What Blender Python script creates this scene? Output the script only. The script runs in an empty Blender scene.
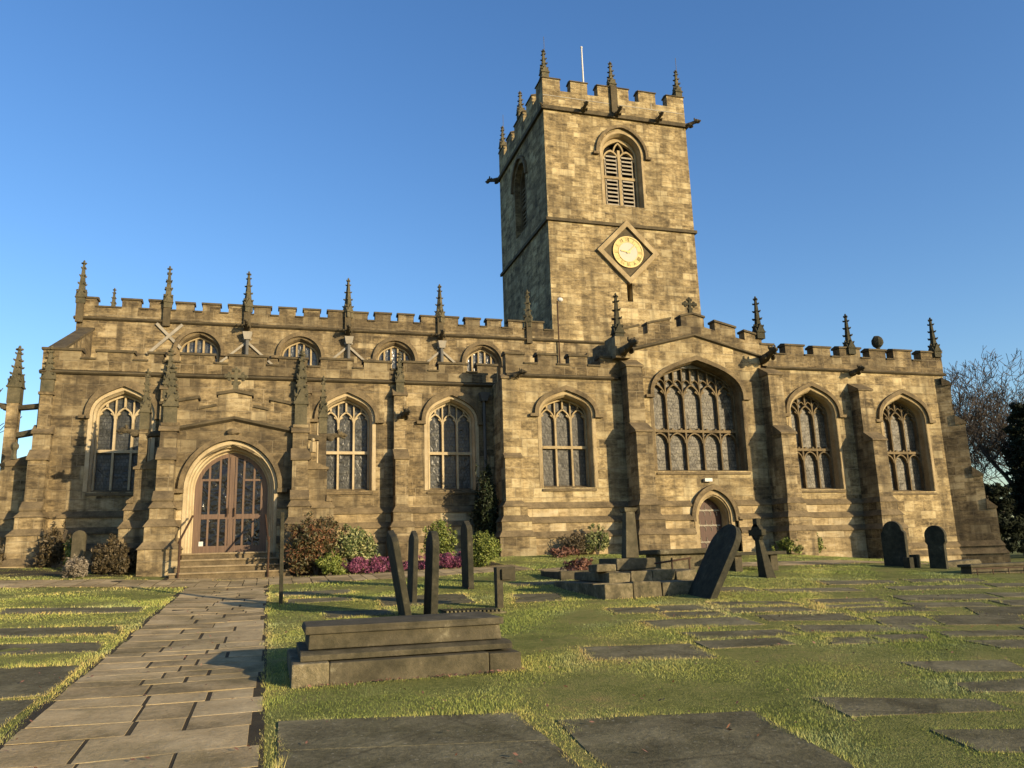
import bpy, math, random
import numpy as np
from mathutils import Vector, Matrix
from mathutils.geometry import tessellate_polygon
random.seed(7); RNG = np.random.default_rng(11)
sc = bpy.context.scene
COL = sc.collection
W0 = {}

# ------------------------------------------------------------------ materials
class NT:
    def __init__(s, name, rough=0.9, spec=0.25):
        s.m = bpy.data.materials.new(name); s.m.use_nodes = True
        s.t = s.m.node_tree; s.b = s.t.nodes['Principled BSDF']
        s.b.inputs['Roughness'].default_value = rough
        s.b.inputs['Specular IOR Level'].default_value = spec
    def n(s, typ, **kw):
        nd = s.t.nodes.new(typ)
        for k, v in kw.items():
            if k.startswith('i_'):
                nd.inputs[k[2:].replace('_', ' ')].default_value = v
            else: setattr(nd, k, v)
        return nd
    def l(s, a, b): s.t.links.new(a, b)
    def pos(s): return s.n('ShaderNodeNewGeometry').outputs['Position']
    def uv(s): return s.n('ShaderNodeUVMap').outputs[0]
    def mapv(s, v, sx=1, sy=1, sz=1, loc=(0, 0, 0)):
        m = s.n('ShaderNodeMapping'); s.l(v, m.inputs['Vector'])
        m.inputs['Scale'].default_value = (sx, sy, sz); m.inputs['Location'].default_value = loc
        return m.outputs[0]
    def noise(s, v, scale, detail=4, rough=.55):
        n = s.n('ShaderNodeTexNoise'); s.l(v, n.inputs['Vector'])
        n.inputs['Scale'].default_value = scale; n.inputs['Detail'].default_value = detail
        n.inputs['Roughness'].default_value = rough
        return n.outputs['Fac']
    K = 1.
    def ramp(s, f, stops):
        r = s.n('ShaderNodeValToRGB'); s.l(f, r.inputs[0]); e = r.color_ramp.elements
        while len(e) < len(stops): e.new(.5)
        for el, (p, c) in zip(e, stops):
            el.position = p; el.color = (c, c, c, 1) if isinstance(c, (int, float)) else (*[x*s.K for x in c], 1)
        return r.outputs[0]
    def mix(s, f, a, b, mode='MIX'):
        m = s.n('ShaderNodeMix', data_type='RGBA', blend_type=mode)
        if isinstance(f, (int, float)): m.inputs[0].default_value = f
        else: s.l(f, m.inputs[0])
        for i, x in ((6, a), (7, b)):
            if isinstance(x, tuple): m.inputs[i].default_value = (*x, 1)
            else: s.l(x, m.inputs[i])
        return m.outputs[2]
    def math(s, op, a, b=0., c=None):
        m = s.n('ShaderNodeMath', operation=op)
        for i, x in enumerate((a, b) if c is None else (a, b, c)):
            if isinstance(x, (int, float)): m.inputs[i].default_value = x
            else: s.l(x, m.inputs[i])
        return m.outputs[0]
    def bump(s, h, strength=.5, dist=.02):
        b = s.n('ShaderNodeBump'); s.l(h, b.inputs['Height'])
        b.inputs['Strength'].default_value = strength; b.inputs['Distance'].default_value = dist
        s.l(b.outputs[0], s.b.inputs['Normal'])
    def base(s, c):
        if isinstance(c, tuple): s.b.inputs['Base Color'].default_value = (*c, 1)
        else: s.l(c, s.b.inputs['Base Color'])

def ashlar(name, stops, bw=.62, rh=.31, soot=.6, sootcol=(.045, .037, .026), mortar=(.30, .25, .165), streak=.5, seed=0.):
    s = NT(name, .92, .15); s.K = .71; uv = s.uv(); P = s.pos()
    # course heights that vary: warp v with a slow noise
    sep = s.n('ShaderNodeSeparateXYZ'); s.l(uv, sep.inputs[0])
    n1 = s.n('ShaderNodeTexNoise', noise_dimensions='1D'); n1.inputs['Scale'].default_value = 1.1; n1.inputs['Detail'].default_value = 1
    s.l(sep.outputs[1], n1.inputs['W'])
    v2 = s.math('MULTIPLY_ADD', n1.outputs['Fac'], .45, sep.outputs[1])
    wob = s.noise(s.mapv(P, 1, 1, 1), 3.0, 2)
    u2 = s.math('MULTIPLY_ADD', wob, .05, sep.outputs[0])
    v3 = s.math('MULTIPLY_ADD', wob, .02, v2)
    cmb = s.n('ShaderNodeCombineXYZ'); s.l(u2, cmb.inputs[0]); s.l(v3, cmb.inputs[1])
    br = s.n('ShaderNodeTexBrick', offset=.5, squash=.62, squash_frequency=3, offset_frequency=2)
    s.l(cmb.outputs[0], br.inputs['Vector'])
    br.inputs['Color1'].default_value = (0, 0, 0, 1); br.inputs['Color2'].default_value = (1, 1, 1, 1)
    br.inputs['Mortar'].default_value = (.5, .5, .5, 1)
    br.inputs['Scale'].default_value = 1; br.inputs['Mortar Size'].default_value = .011
    br.inputs['Mortar Smooth'].default_value = .35
    br.inputs['Brick Width'].default_value = bw; br.inputs['Row Height'].default_value = rh
    fine = s.noise(s.mapv(P, 1, 1, 1.5), 7, 6, .7)
    mid = s.noise(s.mapv(P, 1, 1, 3.0), 1.5, 7, .72)
    val = s.math('ADD', s.math('MULTIPLY', br.outputs['Color'], .20), s.math('MULTIPLY', mid, .95))
    val = s.math('ADD', val, s.math('MULTIPLY', fine, .55))
    hot = s.ramp(br.outputs['Color'], [(.74, 0.), (.86, 1.)]); val = s.math('MULTIPLY_ADD', hot, .055, val)
    val = s.math('MULTIPLY_ADD', val, 2.1, -1.17)
    c = s.ramp(val, stops)
    c = s.mix(s.math('MULTIPLY', br.outputs['Fac'], .6), c, mortar)
    # soot: large soft patches, and runs below ledges
    big = s.noise(s.mapv(P, 1, 1, 1, (seed, 0, 0)), .42, 6, .62)
    run = s.noise(s.mapv(P, 2.2, 2.2, .22, (seed, 3, 0)), 1.3, 5, .6)
    m1 = s.ramp(big, [(.40, 0.), (.60, 1.)]); m2 = s.ramp(run, [(.47, 0.), (.66, 1.)])
    c = s.mix(s.math('MULTIPLY', m1, soot), c, sootcol)
    c = s.mix(s.math('MULTIPLY', m2, streak), c, sootcol)
    s.base(c)
    h = s.math('SUBTRACT', s.math('MULTIPLY', fine, .5), br.outputs['Fac'])
    h = s.math('ADD', h, s.math('MULTIPLY', br.outputs['Color'], .35))
    h = s.math('ADD', h, s.noise(P, 38, 3, .7))
    s.bump(h, .8, .022)
    return s.m

STO = [(.0, (.036, .03, .019)), (.28, (.115, .088, .05)), (.5, (.235, .18, .098)), (.72, (.37, .285, .155)), (1., (.52, .425, .25))]
STW = [(.0, (.045, .036, .022)), (.25, (.16, .122, .066)), (.5, (.31, .238, .125)), (.72, (.46, .36, .19)), (1., (.60, .50, .29))]
STP = [(.0, (.08, .065, .04)), (.25, (.22, .17, .095)), (.5, (.38, .29, .155)), (.75, (.52, .41, .23)), (1., (.62, .52, .33))]
M = {}
M['nave'] = ashlar('stone_nave', STO, .66, .30, .55, seed=3., streak=.65)
M['aisle'] = ashlar('stone_aisle', STO, .68, .33, .6, seed=9., streak=.65)
M['chapel'] = ashlar('stone_chapel', STW, .72, .34, .5, seed=17., streak=.5)
M['pier'] = ashlar('stone_pier', STO, .72, .34, .6, seed=41., streak=.7)
M['tower'] = ashlar('stone_tower', STW, .58, .29, .42, seed=23., streak=.5)
M['plinth'] = ashlar('stone_plinth', STP, .95, .42, .32, seed=31., streak=.38)
M['parapet'] = ashlar('stone_parapet', [(p, tuple(x*.8 for x in c)) for p, c in STO], .7, .3, .6, seed=5., streak=.6)
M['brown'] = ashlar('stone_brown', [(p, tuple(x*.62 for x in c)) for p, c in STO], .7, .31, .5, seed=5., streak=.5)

def plain(name, cols, rough=.9, scale=2., fine=14., soot=.0, sootcol=(.03, .027, .02), bump=.5, bd=.02, spec=.2):
    s = NT(name, rough, spec); s.K = .68; P = s.pos()
    a = s.noise(P, scale, 6, .65); b = s.noise(P, fine, 5, .7)
    v = s.math('ADD', s.math('MULTIPLY', a, .8), s.math('MULTIPLY', b, .4))
    v = s.math('MULTIPLY_ADD', v, 1.7, -.52)
    k = len(cols); c = s.ramp(v, [(i/(k-1), col) for i, col in enumerate(cols)])
    if soot:
        m = s.ramp(s.noise(s.mapv(P, 2, 2, .4), 1.2, 5), [(.45, 0.), (.7, 1.)])
        c = s.mix(s.math('MULTIPLY', m, soot), c, sootcol)
    s.base(c)
    s.bump(s.math('ADD', s.math('MULTIPLY', b, 1.), s.noise(P, fine*4, 3, .7)), bump, bd)
    return s.m
M['dark'] = plain('stone_weathered', [(.030, .026, .018), (.075, .062, .038), (.13, .105, .062), (.2, .16, .09)])
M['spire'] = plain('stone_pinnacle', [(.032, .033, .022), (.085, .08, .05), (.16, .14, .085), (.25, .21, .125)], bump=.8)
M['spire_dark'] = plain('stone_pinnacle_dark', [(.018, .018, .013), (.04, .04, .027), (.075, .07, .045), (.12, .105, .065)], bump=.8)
M['pale'] = plain('stone_dressed', [(.16, .12, .065), (.35, .27, .15), (.48, .385, .225), (.58, .49, .31)], soot=.45, sootcol=(.12, .09, .05), bump=.25)
M['cream'] = plain('stone_cream', [(.26, .2, .115), (.46, .37, .22), (.58, .48, .31), (.66, .57, .40)], soot=.25, sootcol=(.2, .15, .085), bump=.2)
M['hood'] = plain('stone_hood', [(.05, .04, .026), (.13, .10, .058), (.24, .185, .105), (.34, .27, .16)], soot=.3)
M['step'] = plain('stone_step', [(.13, .1, .062), (.26, .2, .12), (.36, .29, .18), (.45, .37, .24)], soot=.3, sootcol=(.08, .07, .04), bump=.3)
M['grave'] = plain('gravestone_dark', [(.014, .016, .010), (.032, .032, .021), (.065, .06, .038), (.19, .175, .115)], scale=4.5, soot=.3, bump=.5, bd=.01)
M['tomb'] = plain('tomb_stone', [(.025, .024, .015), (.07, .063, .038), (.13, .112, .07), (.36, .33, .22)], scale=3.2, fine=13, soot=.55, bump=.5, bd=.012)
M['tombpale'] = plain('tomb_pale', [(.035, .034, .02), (.13, .115, .065), (.25, .21, .125), (.48, .43, .30)], scale=3.5, soot=.6, bump=.6, bd=.02)
M['lead'] = plain('roof_lead', [(.12, .125, .13), (.18, .185, .19), (.25, .26, .27)], rough=.6)
M['flash'] = plain('flashing', [(.20, .18, .14), (.36, .33, .27), (.46, .43, .36)], bump=.1)
M['iron'] = plain('iron_rust', [(.03, .02, .014), (.07, .04, .024), (.12, .07, .04)], rough=.7)
M['pipe'] = plain('pipe_grey', [(.10, .10, .095), (.16, .16, .15)], rough=.6, bump=.1)
M['white'] = plain('white_paint', [(.6, .6, .58), (.78, .78, .76)], rough=.5, bump=.05)
M['louvre'] = plain('louvre_board', [(.25, .22, .17), (.38, .34, .27), (.46, .42, .34)], rough=.8, bump=.2)
M['void'] = plain('dark_interior', [(.008, .008, .008), (.014, .013, .012)])

def wood(name, c1, c2, sc_=1.):
    s = NT(name, .62, .35); P = s.pos()
    g = s.noise(s.mapv(P, 14*sc_, 14*sc_, .7), 2., 5, .65)
    s.base(s.mix(s.ramp(g, [(.3, 0.), (.75, 1.)]), c1, c2)); s.bump(g, .3, .01); return s.m
M['wood'] = wood('wood_door', (.065, .040, .026), (.145, .092, .060))
M['wood2'] = wood('wood_red', (.028, .012, .008), (.066, .026, .015))

def glass(name, base, rough, bumpS, lead=.09, var=.5, spec=.6, wave=1.):
    s = NT(name, rough, spec); P = s.pos()
    sep = s.n('ShaderNodeSeparateXYZ'); s.l(P, sep.inputs[0])
    cmb = s.n('ShaderNodeCombineXYZ'); s.l(sep.outputs[0], cmb.inputs[0]); s.l(sep.outputs[2], cmb.inputs[1])
    br = s.n('ShaderNodeTexBrick', offset=.5); s.l(cmb.outputs[0], br.inputs['Vector'])
    br.inputs['Scale'].default_value = 1; br.inputs['Brick Width'].default_value = lead; br.inputs['Row Height'].default_value = lead*1.2
    br.inputs['Mortar Size'].default_value = .008; br.inputs['Color1'].default_value = (0, 0, 0, 1); br.inputs['Color2'].default_value = (1, 1, 1, 1)
    warp = s.noise(P, 2.2, 2); wv = s.mapv(P, 1, 1, 1)
    va = s.n('ShaderNodeVectorMath', operation='ADD'); s.l(wv, va.inputs[0]); s.l(warp, va.inputs[1])
    n = s.noise(va.outputs[0], 2.6, 6, .75); n2 = s.noise(va.outputs[0], 13., 3, .6)
    c = s.mix(s.ramp(n, [(.36, 0.), (.66, 1.)]), tuple(x*(1-var) for x in base), tuple(min(1, x*(1+var)) for x in base))
    c = s.mix(s.math('MULTIPLY', br.outputs['Color'], .5), c, tuple(x*.35 for x in base))
    c = s.mix(s.math('MULTIPLY', br.outputs['Fac'], .85), c, (.012, .012, .012)); s.base(c)
    nb = s.noise(va.outputs[0], 3.2, 2, .5); h = s.math('ADD', s.math('MULTIPLY', nb, 1.8*wave), s.math('MULTIPLY', n2, .22*wave))
    h = s.math('ADD', h, s.math('MULTIPLY', br.outputs['Color'], .08))
    s.bump(h, bumpS, .05)
    return s.m
M['glass_aisle'] = glass('glass_leaded', (.050, .052, .048), .35, .5, .10, spec=.3, var=.6)
M['glass_side'] = glass('glass_side', (.050, .049, .042), .46, .35, .11, spec=.22)
M['glass_chapel'] = glass('glass_protected', (.095, .088, .068), .46, .5, .11, spec=.2, var=.8)  # warm pale and dark patches put sun glints into the pane colour
M['glass_door'] = glass('glass_door', (.010, .010, .011), .08, .5, 3., var=.4, spec=.35)
M['glass_clerestory'] = glass('glass_pale', (.05, .055, .06), .25, .4, .12)

def foliage(name, stops, rough=.6, trans=True):
    s = NT(name, rough, .3); s.K = 1.0; g = s.n('ShaderNodeNewGeometry')
    n = s.noise(g.outputs['Position'], 2.2, 3)
    v = s.math('ADD', s.math('MULTIPLY', g.outputs['Random Per Island'], .55), s.math('MULTIPLY', n, .6))
    s.base(s.ramp(v, stops)); return s.m
M['bush_bronze'] = foliage('leaf_bronze', [(.2, (.022, .026, .010)), (.5, (.06, .055, .02)), (.72, (.10, .055, .024)), (.9, (.16, .07, .035))])
M['bush_green'] = foliage('leaf_yellowgreen', [(.2, (.03, .045, .008)), (.5, (.09, .12, .02)), (.8, (.17, .19, .04)), (1, (.25, .26, .07))])
M['bush_var'] = foliage('leaf_variegated', [(.2, (.03, .045, .012)), (.5, (.09, .12, .035)), (.75, (.24, .24, .10)), (1, (.42, .40, .20))])
M['heather'] = foliage('heather_flower', [(.25, (.05, .04, .018)), (.45, (.13, .035, .07)), (.7, (.22, .055, .12)), (1, (.33, .14, .2))])
M['holly'] = foliage('leaf_dark', [(.2, (.006, .010, .004)), (.6, (.014, .022, .007)), (1, (.03, .042, .014))], .6)
M['shrub_brown'] = foliage('leaf_brown', [(.2, (.020, .018, .009)), (.6, (.058, .044, .022)), (1, (.13, .098, .052))])
M['shrub_pale'] = foliage('leaf_pale', [(.2, (.08, .07, .05)), (.6, (.18, .15, .11)), (1, (.28, .24, .18))])
M['yew'] = foliage('leaf_evergreen', [(.2, (.004, .007, .003)), (.6, (.010, .015, .005)), (1, (.022, .028, .010))], .95)
M['redplant'] = foliage('leaf_red', [(.2, (.05, .022, .015)), (.6, (.13, .06, .04)), (1, (.24, .13, .09))])
M['bark'] = plain('bark', [(.05, .042, .03), (.10, .082, .06), (.16, .13, .095)], scale=4, fine=20)
M['twig'] = plain('twig', [(.055, .045, .035), (.09, .072, .055), (.12, .10, .075)], scale=1)

def grass_mat():
    s = NT('grass_blade', .7, .2); s.K = 1.15
    a = s.n('ShaderNodeAttribute', attribute_name='dry'); P = s.pos()
    g = s.n('ShaderNodeNewGeometry')
    v = s.math('ADD', s.math('MULTIPLY', a.outputs['Fac'], .62), s.math('MULTIPLY', g.outputs['Random Per Island'], .30))
    v = s.math('ADD', v, s.math('MULTIPLY', s.noise(P, .55, 4), .35)); v = s.math('ADD', v, -.12)
    c = s.ramp(v, [(.05, (.075, .105, .024)), (.3, (.15, .185, .042)), (.5, (.25, .265, .068)), (.7, (.36, .32, .10)), (1, (.44, .29, .12))])
    f = s.ramp(s.noise(P, .9, 4), [(.52, 0.), (.7, 1.)])
    c = s.mix(s.math('MULTIPLY', f, .35), c, (.30, .36, .24))
    s.base(c); return s.m
M['blade'] = grass_mat()
def ground_mat():
    s = NT('ground_turf', .95, .1); s.K = 1.15; P = s.pos()
    a = s.noise(P, .6, 6, .65); b = s.noise(P, 16, 6, .75); d = s.noise(P, 3.2, 5, .6)
    v = s.math('ADD', s.math('MULTIPLY', a, .45), s.math('MULTIPLY', b, .5)); v = s.math('ADD', v, s.math('MULTIPLY', d, .35))
    c = s.ramp(v, [(.4, (.04, .044, .014)), (.55, (.085, .095, .025)), (.68, (.14, .145, .045)), (.85, (.21, .16, .065))])
    s.base(c); s.bump(s.math('ADD', b, s.noise(P, 60, 3)), .9, .03); return s.m
M['turf'] = ground_mat()
def flag_mat(name, stops, moss=.35):
    s = NT(name, .95, .06); s.K = 1.0 if name == 'paving_flag' else 1.12; P = s.pos(); a = s.n('ShaderNodeAttribute', attribute_name='tone')
    n = s.noise(P, 2.4, 6, .65); f = s.noise(P, 22, 5, .75)
    v = s.math('ADD', s.math('MULTIPLY', a.outputs['Fac'], .32), s.math('MULTIPLY', n, .95)); v = s.math('ADD', v, s.math('MULTIPLY', f, .6))
    v = s.math('ADD', v, -.45)
    c = s.ramp(v, stops)
    m = s.ramp(s.noise(P, 1.1, 6, .7), [(.48, 0.), (.62, 1.)])
    c = s.mix(s.math('MULTIPLY', m, moss), c, (.075, .072, .032))
    if name == 'paving_flag': moss = moss
    ck_ = s.n('ShaderNodeTexVoronoi', feature='DISTANCE_TO_EDGE'); s.l(P, ck_.inputs['Vector']); ck_.inputs['Scale'].default_value = .55
    cr = s.ramp(ck_.outputs['Distance'], [(.0, 1.), (.012, 0.)]); c = s.mix(s.math('MULTIPLY', cr, .0 if name == 'paving_flag' else .35), c, (.03, .025, .015))
    sp = s.ramp(s.noise(P, 28, 2, .5), [(.66, 0.), (.72, 1.)])
    c = s.mix(s.math('MULTIPLY', sp, .35), c, (.34, .32, .25))
    s.base(c); s.bump(s.math('ADD', f, s.math('MULTIPLY', n, 1.5)), .6, .015); return s.m
M['flag'] = flag_mat('paving_flag', [(.1, (.11, .086, .046)), (.4, (.27, .210, .115)), (.7, (.40, .315, .180)), (1, (.54, .44, .27))])
M['ledger'] = flag_mat('ledger_slab', [(.1, (.030, .028, .016)), (.4, (.092, .083, .050)), (.7, (.175, .158, .095)), (1, (.42, .39, .27))], .3)
def clock_mat():
    s = NT('clock_gold', .45, .4); s.base((.26, .19, .06)); s.b.inputs['Metallic'].default_value = .2
    s.bump(s.noise(s.pos(), 20, 3), .05, .01); return s.m
M['gold'] = clock_mat()
M['clockback'] = plain('clock_face', [(.50, .43, .15), (.60, .53, .22)], rough=.5, bump=.05)

# ------------------------------------------------------------------ mesh tools
def tag(o, label=None, cat=None, group=None, kind=None):
    if label: o['label'] = label
    if cat: o['category'] = cat
    if group: o['group'] = group
    if kind: o['kind'] = kind
    return o
def empty(name, loc, label, cat, group=None):
    o = bpy.data.objects.new(name, None); COL.objects.link(o); o.location = loc; o.empty_display_size = .3
    W0[o.name] = Vector(loc); return tag(o, label, cat, group)

class MB:
    def __init__(s): s.v = []; s.f = []
    def add(s, vs, fs):
        k = len(s.v); s.v += [tuple(map(float, p)) for p in vs]; s.f += [tuple(i+k for i in f) for f in fs]; return s
    def box(s, x0, x1, y0, y1, z0, z1):
        if x0 > x1: x0, x1 = x1, x0
        if y0 > y1: y0, y1 = y1, y0
        return s.add([(x0,y0,z0),(x1,y0,z0),(x1,y1,z0),(x0,y1,z0),(x0,y0,z1),(x1,y0,z1),(x1,y1,z1),(x0,y1,z1)],
                     [(0,3,2,1),(4,5,6,7),(0,1,5,4),(1,2,6,5),(2,3,7,6),(3,0,4,7)])
    def hexa(s, lo, hi):   # two quads, lower and upper, same winding (ccw from above)
        return s.add(list(lo)+list(hi), [(0,3,2,1),(4,5,6,7),(0,1,5,4),(1,2,6,5),(2,3,7,6),(3,0,4,7)])
    def prism(s, poly, y0, y1):   # poly in (x,z), extruded along y
        n = len(poly); tri = tessellate_polygon([[Vector((p[0], p[1], 0)) for p in poly]])
        vs = [(x, y0, z) for x, z in poly]+[(x, y1, z) for x, z in poly]
        fs = [t for t in tri]+[tuple(i+n for i in t[::-1]) for t in tri]+[(i, (i+1) % n, (i+1) % n+n, i+n) for i in range(n)]
        return s.add(vs, fs)
    def prismx(s, poly, x0, x1):  # poly in (y,z), extruded along x
        n = len(poly); tri = tessellate_polygon([[Vector((p[0], p[1], 0)) for p in poly]])
        vs = [(x0, y, z) for y, z in poly]+[(x1, y, z) for y, z in poly]
        fs = [t for t in tri]+[tuple(i+n for i in t[::-1]) for t in tri]+[(i, (i+1) % n, (i+1) % n+n, i+n) for i in range(n)]
        return s.add(vs, fs)
    def tube(s, pts, rads, k=6, cap=True):
        pts = [Vector(p) for p in pts]
        if isinstance(rads, (int, float)): rads = [rads]*len(pts)
        rings = []; up = Vector((0.13, .31, .94))
        for i, p in enumerate(pts):
            d = (pts[min(i+1, len(pts)-1)]-pts[max(i-1, 0)]).normalized()
            a = d.cross(up)
            if a.length < .05: a = d.cross(Vector((1, 0, 0)))
            a.normalize(); b = d.cross(a)
            rings.append([p+(a*math.cos(2*math.pi*j/k)+b*math.sin(2*math.pi*j/k))*rads[i] for j in range(k)])
        vs = [v for r in rings for v in r]; fs = []
        for i in range(len(pts)-1):
            for j in range(k): fs.append((i*k+j, i*k+(j+1) % k, (i+1)*k+(j+1) % k, (i+1)*k+j))
        if cap: fs.append(tuple(range(k))[::-1]); fs.append(tuple((len(pts)-1)*k+j for j in range(k)))
        return s.add(vs, fs)
    def blob(s, c, r, n=6, m=4, jit=.0):
        c = Vector(c); r = r if isinstance(r, (tuple, list)) else (r, r, r)
        vs = [c+Vector((0, 0, -r[2]))]; 
        for i in range(1, m):
            t = -math.pi/2+math.pi*i/m
            for j in range(n):
                q = 1+random.uniform(-jit, jit); a = 2*math.pi*j/n
                vs.append(c+Vector((math.cos(t)*math.cos(a)*r[0]*q, math.cos(t)*math.sin(a)*r[1]*q, math.sin(t)*r[2]*q)))
        vs.append(c+Vector((0, 0, r[2]))); fs = []
        for j in range(n): fs.append((0, 1+(j+1) % n, 1+j)); fs.append((len(vs)-1, 1+(m-2)*n+j, 1+(m-2)*n+(j+1) % n))
        for i in range(m-2):
            for j in range(n): fs.append((1+i*n+j, 1+i*n+(j+1) % n, 1+(i+1)*n+(j+1) % n, 1+(i+1)*n+j))
        return s.add(vs, fs)
    def xf(s, mat):
        s.v = [tuple(mat @ Vector(p)) for p in s.v]; return s
    def merge(s, o): return s.add(o.v, o.f)
    def build(s, name, mat, parent=None, label=None, smooth=False, bevel=0, origin=None, jit=0.):
        V = np.array(s.v, dtype=np.float64)
        if jit: V = V+RNG.normal(0, jit, V.shape)
        if origin is None:
            lo, hi = V.min(0), V.max(0); origin = ((lo[0]+hi[0])/2, (lo[1]+hi[1])/2, lo[2])
        origin = Vector(origin); me = bpy.data.meshes.new(name)
        me.from_pydata([tuple(p) for p in (V-np.array(origin))], [], s.f)
        import bmesh
        bm = bmesh.new(); bm.from_mesh(me); bmesh.ops.recalc_face_normals(bm, faces=bm.faces)
        if bevel: bmesh.ops.bevel(bm, geom=[e for e in bm.edges if len(e.link_faces) == 2 and e.calc_face_angle(0) > .5], offset=bevel, segments=2, affect='EDGES', profile=.6)
        bm.to_mesh(me); bm.free(); me.update()
        boxuv(me, origin)
        if smooth: me.polygons.foreach_set('use_smooth', [True]*len(me.polygons))
        me.materials.append(M[mat] if isinstance(mat, str) else mat)
        o = bpy.data.objects.new(name, me); COL.objects.link(o)
        W0[o.name] = origin
        if parent: o.parent = parent; o.location = origin-W0[parent.name]
        else: o.location = origin
        if label: o['label'] = label
        return o
def boxuv(me, origin):
    uvl = me.uv_layers.new(name='UVMap'); nl = len(me.loops)
    co = np.empty(len(me.vertices)*3); me.vertices.foreach_get('co', co); co = co.reshape(-1, 3)+np.array(origin)
    li = np.empty(nl, dtype=np.int32); me.loops.foreach_get('vertex_index', li)
    np_ = len(me.polygons); nr = np.empty(np_*3); me.polygons.foreach_get('normal', nr); nr = nr.reshape(-1, 3)
    tot = np.empty(np_, dtype=np.int32); me.polygons.foreach_get('loop_total', tot)
    N = np.repeat(nr, tot, axis=0); P = co[li]
    h = np.hypot(N[:, 0], N[:, 1])+1e-9; tx, ty = -N[:, 1]/h, N[:, 0]/h
    u = P[:, 0]*tx+P[:, 1]*ty; v = P[:, 2].copy()
    flat = np.abs(N[:, 2]) > .8
    u[flat] = P[flat, 0]; v[flat] = P[flat, 1]
    uvl.data.foreach_set('uv', np.stack([u, v], 1).ravel())
def inst(src, parent, loc, rotz=0, scale=1., label=None):   # copy of a part sharing its mesh
    o = src.copy(); COL.objects.link(o); W0[o.name] = Vector(loc)
    o.parent = parent; o.location = Vector(loc)-W0[parent.name]; o.rotation_euler = (0, 0, rotz); o.scale = (scale,)*3 if isinstance(scale, (int, float)) else scale
    if label: o['label'] = label
    return o

# ------------------------------------------------------------------ terrain
BX = [-40, -8, -4, -1, 3, 7.5, 16, 21, 23, 26, 30, 45, 80]; BZ = [1.7, 1.7, 1.55, 1.38, 1.45, 1.6, 1.5, 1.13, .87, .65, .55, .45, .4]
def gz(x, y): return float(np.interp(x, BX, BZ)*min(max(y, 0), 26.3)/26.3)
def gza(x, y): return np.interp(x, BX, BZ)*np.clip(y, 0, 26.3)/26.3

# ------------------------------------------------------------------ arches
def half(hw, rise, n):
    pts = []
    if rise >= hw*1.02:
        R = (hw*hw+rise*rise)/(2*hw); a1 = math.atan2(rise, R-hw) if R > hw else math.pi/2
        a1 = math.asin(min(1, rise/R))
        for i in range(n+1):
            a = a1*i/n; pts.append((-(hw-R)-R*math.cos(a), R*math.sin(a)))
    else:
        P = [(-hw, 0), (-hw, rise*.60), (-hw*.52, rise*.78), (0, rise)]
        for i in range(n+1):
            t = i/n; b = [(1-t)**3, 3*t*(1-t)**2, 3*t*t*(1-t), t**3]
            pts.append((sum(b[k]*P[k][0] for k in range(4)), sum(b[k]*P[k][1] for k in range(4))))
    return pts
def arch(cx, hw, spring, apex, n=10):
    h = half(hw, apex-spring, n)
    return [(cx+x, spring+z) for x, z in h]+[(cx-x, spring+z) for x, z in h[-2::-1]]
def outline(cx, hw, sill, spring, apex, n=10): return [(cx-hw, sill)]+arch(cx, hw, spring, apex, n)+[(cx+hw, sill)]
def arch_z(x, cx, hw, spring, apex):
    a = arch(cx, hw, spring, apex, 24); xs = [p[0] for p in a]; zs = [p[1] for p in a]
    return float(np.interp(x, xs, zs))
def band(mb, A, B, ya, yb, closed=False):   # solid strip between two polylines of equal length
    n = len(A); vs = [(x, ya, z) for x, z in A]+[(x, ya, z) for x, z in B]+[(x, yb, z) for x, z in A]+[(x, yb, z) for x, z in B]
    fs = []
    for i in range(n-1):
        j = i+1
        fs += [(i, j, n+j, n+i), (2*n+i, 3*n+i, 3*n+j, 2*n+j), (i, 2*n+i, 2*n+j, j), (n+i, n+j, 3*n+j, 3*n+i)]
    fs += [(0, n, 3*n, 2*n), (n-1, 3*n-1, 4*n-1, 2*n-1)]
    mb.add(vs, fs)
def loft(mb, loops):   # loops: list of list of (x,y,z)
    n = len(loops[0]); vs = [p for l in loops for p in l]; fs = []
    for k in range(len(loops)-1):
        for i in range(n-1): fs.append((k*n+i, k*n+i+1, (k+1)*n+i+1, (k+1)*n+i))
    mb.add(vs, fs)
def wallface(mb, outer, holes, y0, y1):
    loops = [outer]+holes; vl = [[Vector((x, z, 0)) for x, z in l] for l in loops]
    tri = tessellate_polygon(vl); flat = [p for l in loops for p in l]; n = len(flat)
    vs = [(x, y0, z) for x, z in flat]+[(x, y1, z) for x, z in flat]
    fs = list(tri)+[tuple(i+n for i in t) for t in tri]; k = 0
    for l in loops:
        m = len(l)
        for i in range(m): fs.append((k+i, k+(i+1) % m, k+(i+1) % m+n, k+i+n))
        k += m
    mb.add(vs, fs)

church = empty('church', (9, 26.3, 1.4), 'large medieval stone parish church with battlemented walls, pinnacles and a square clock tower', 'church')

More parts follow.
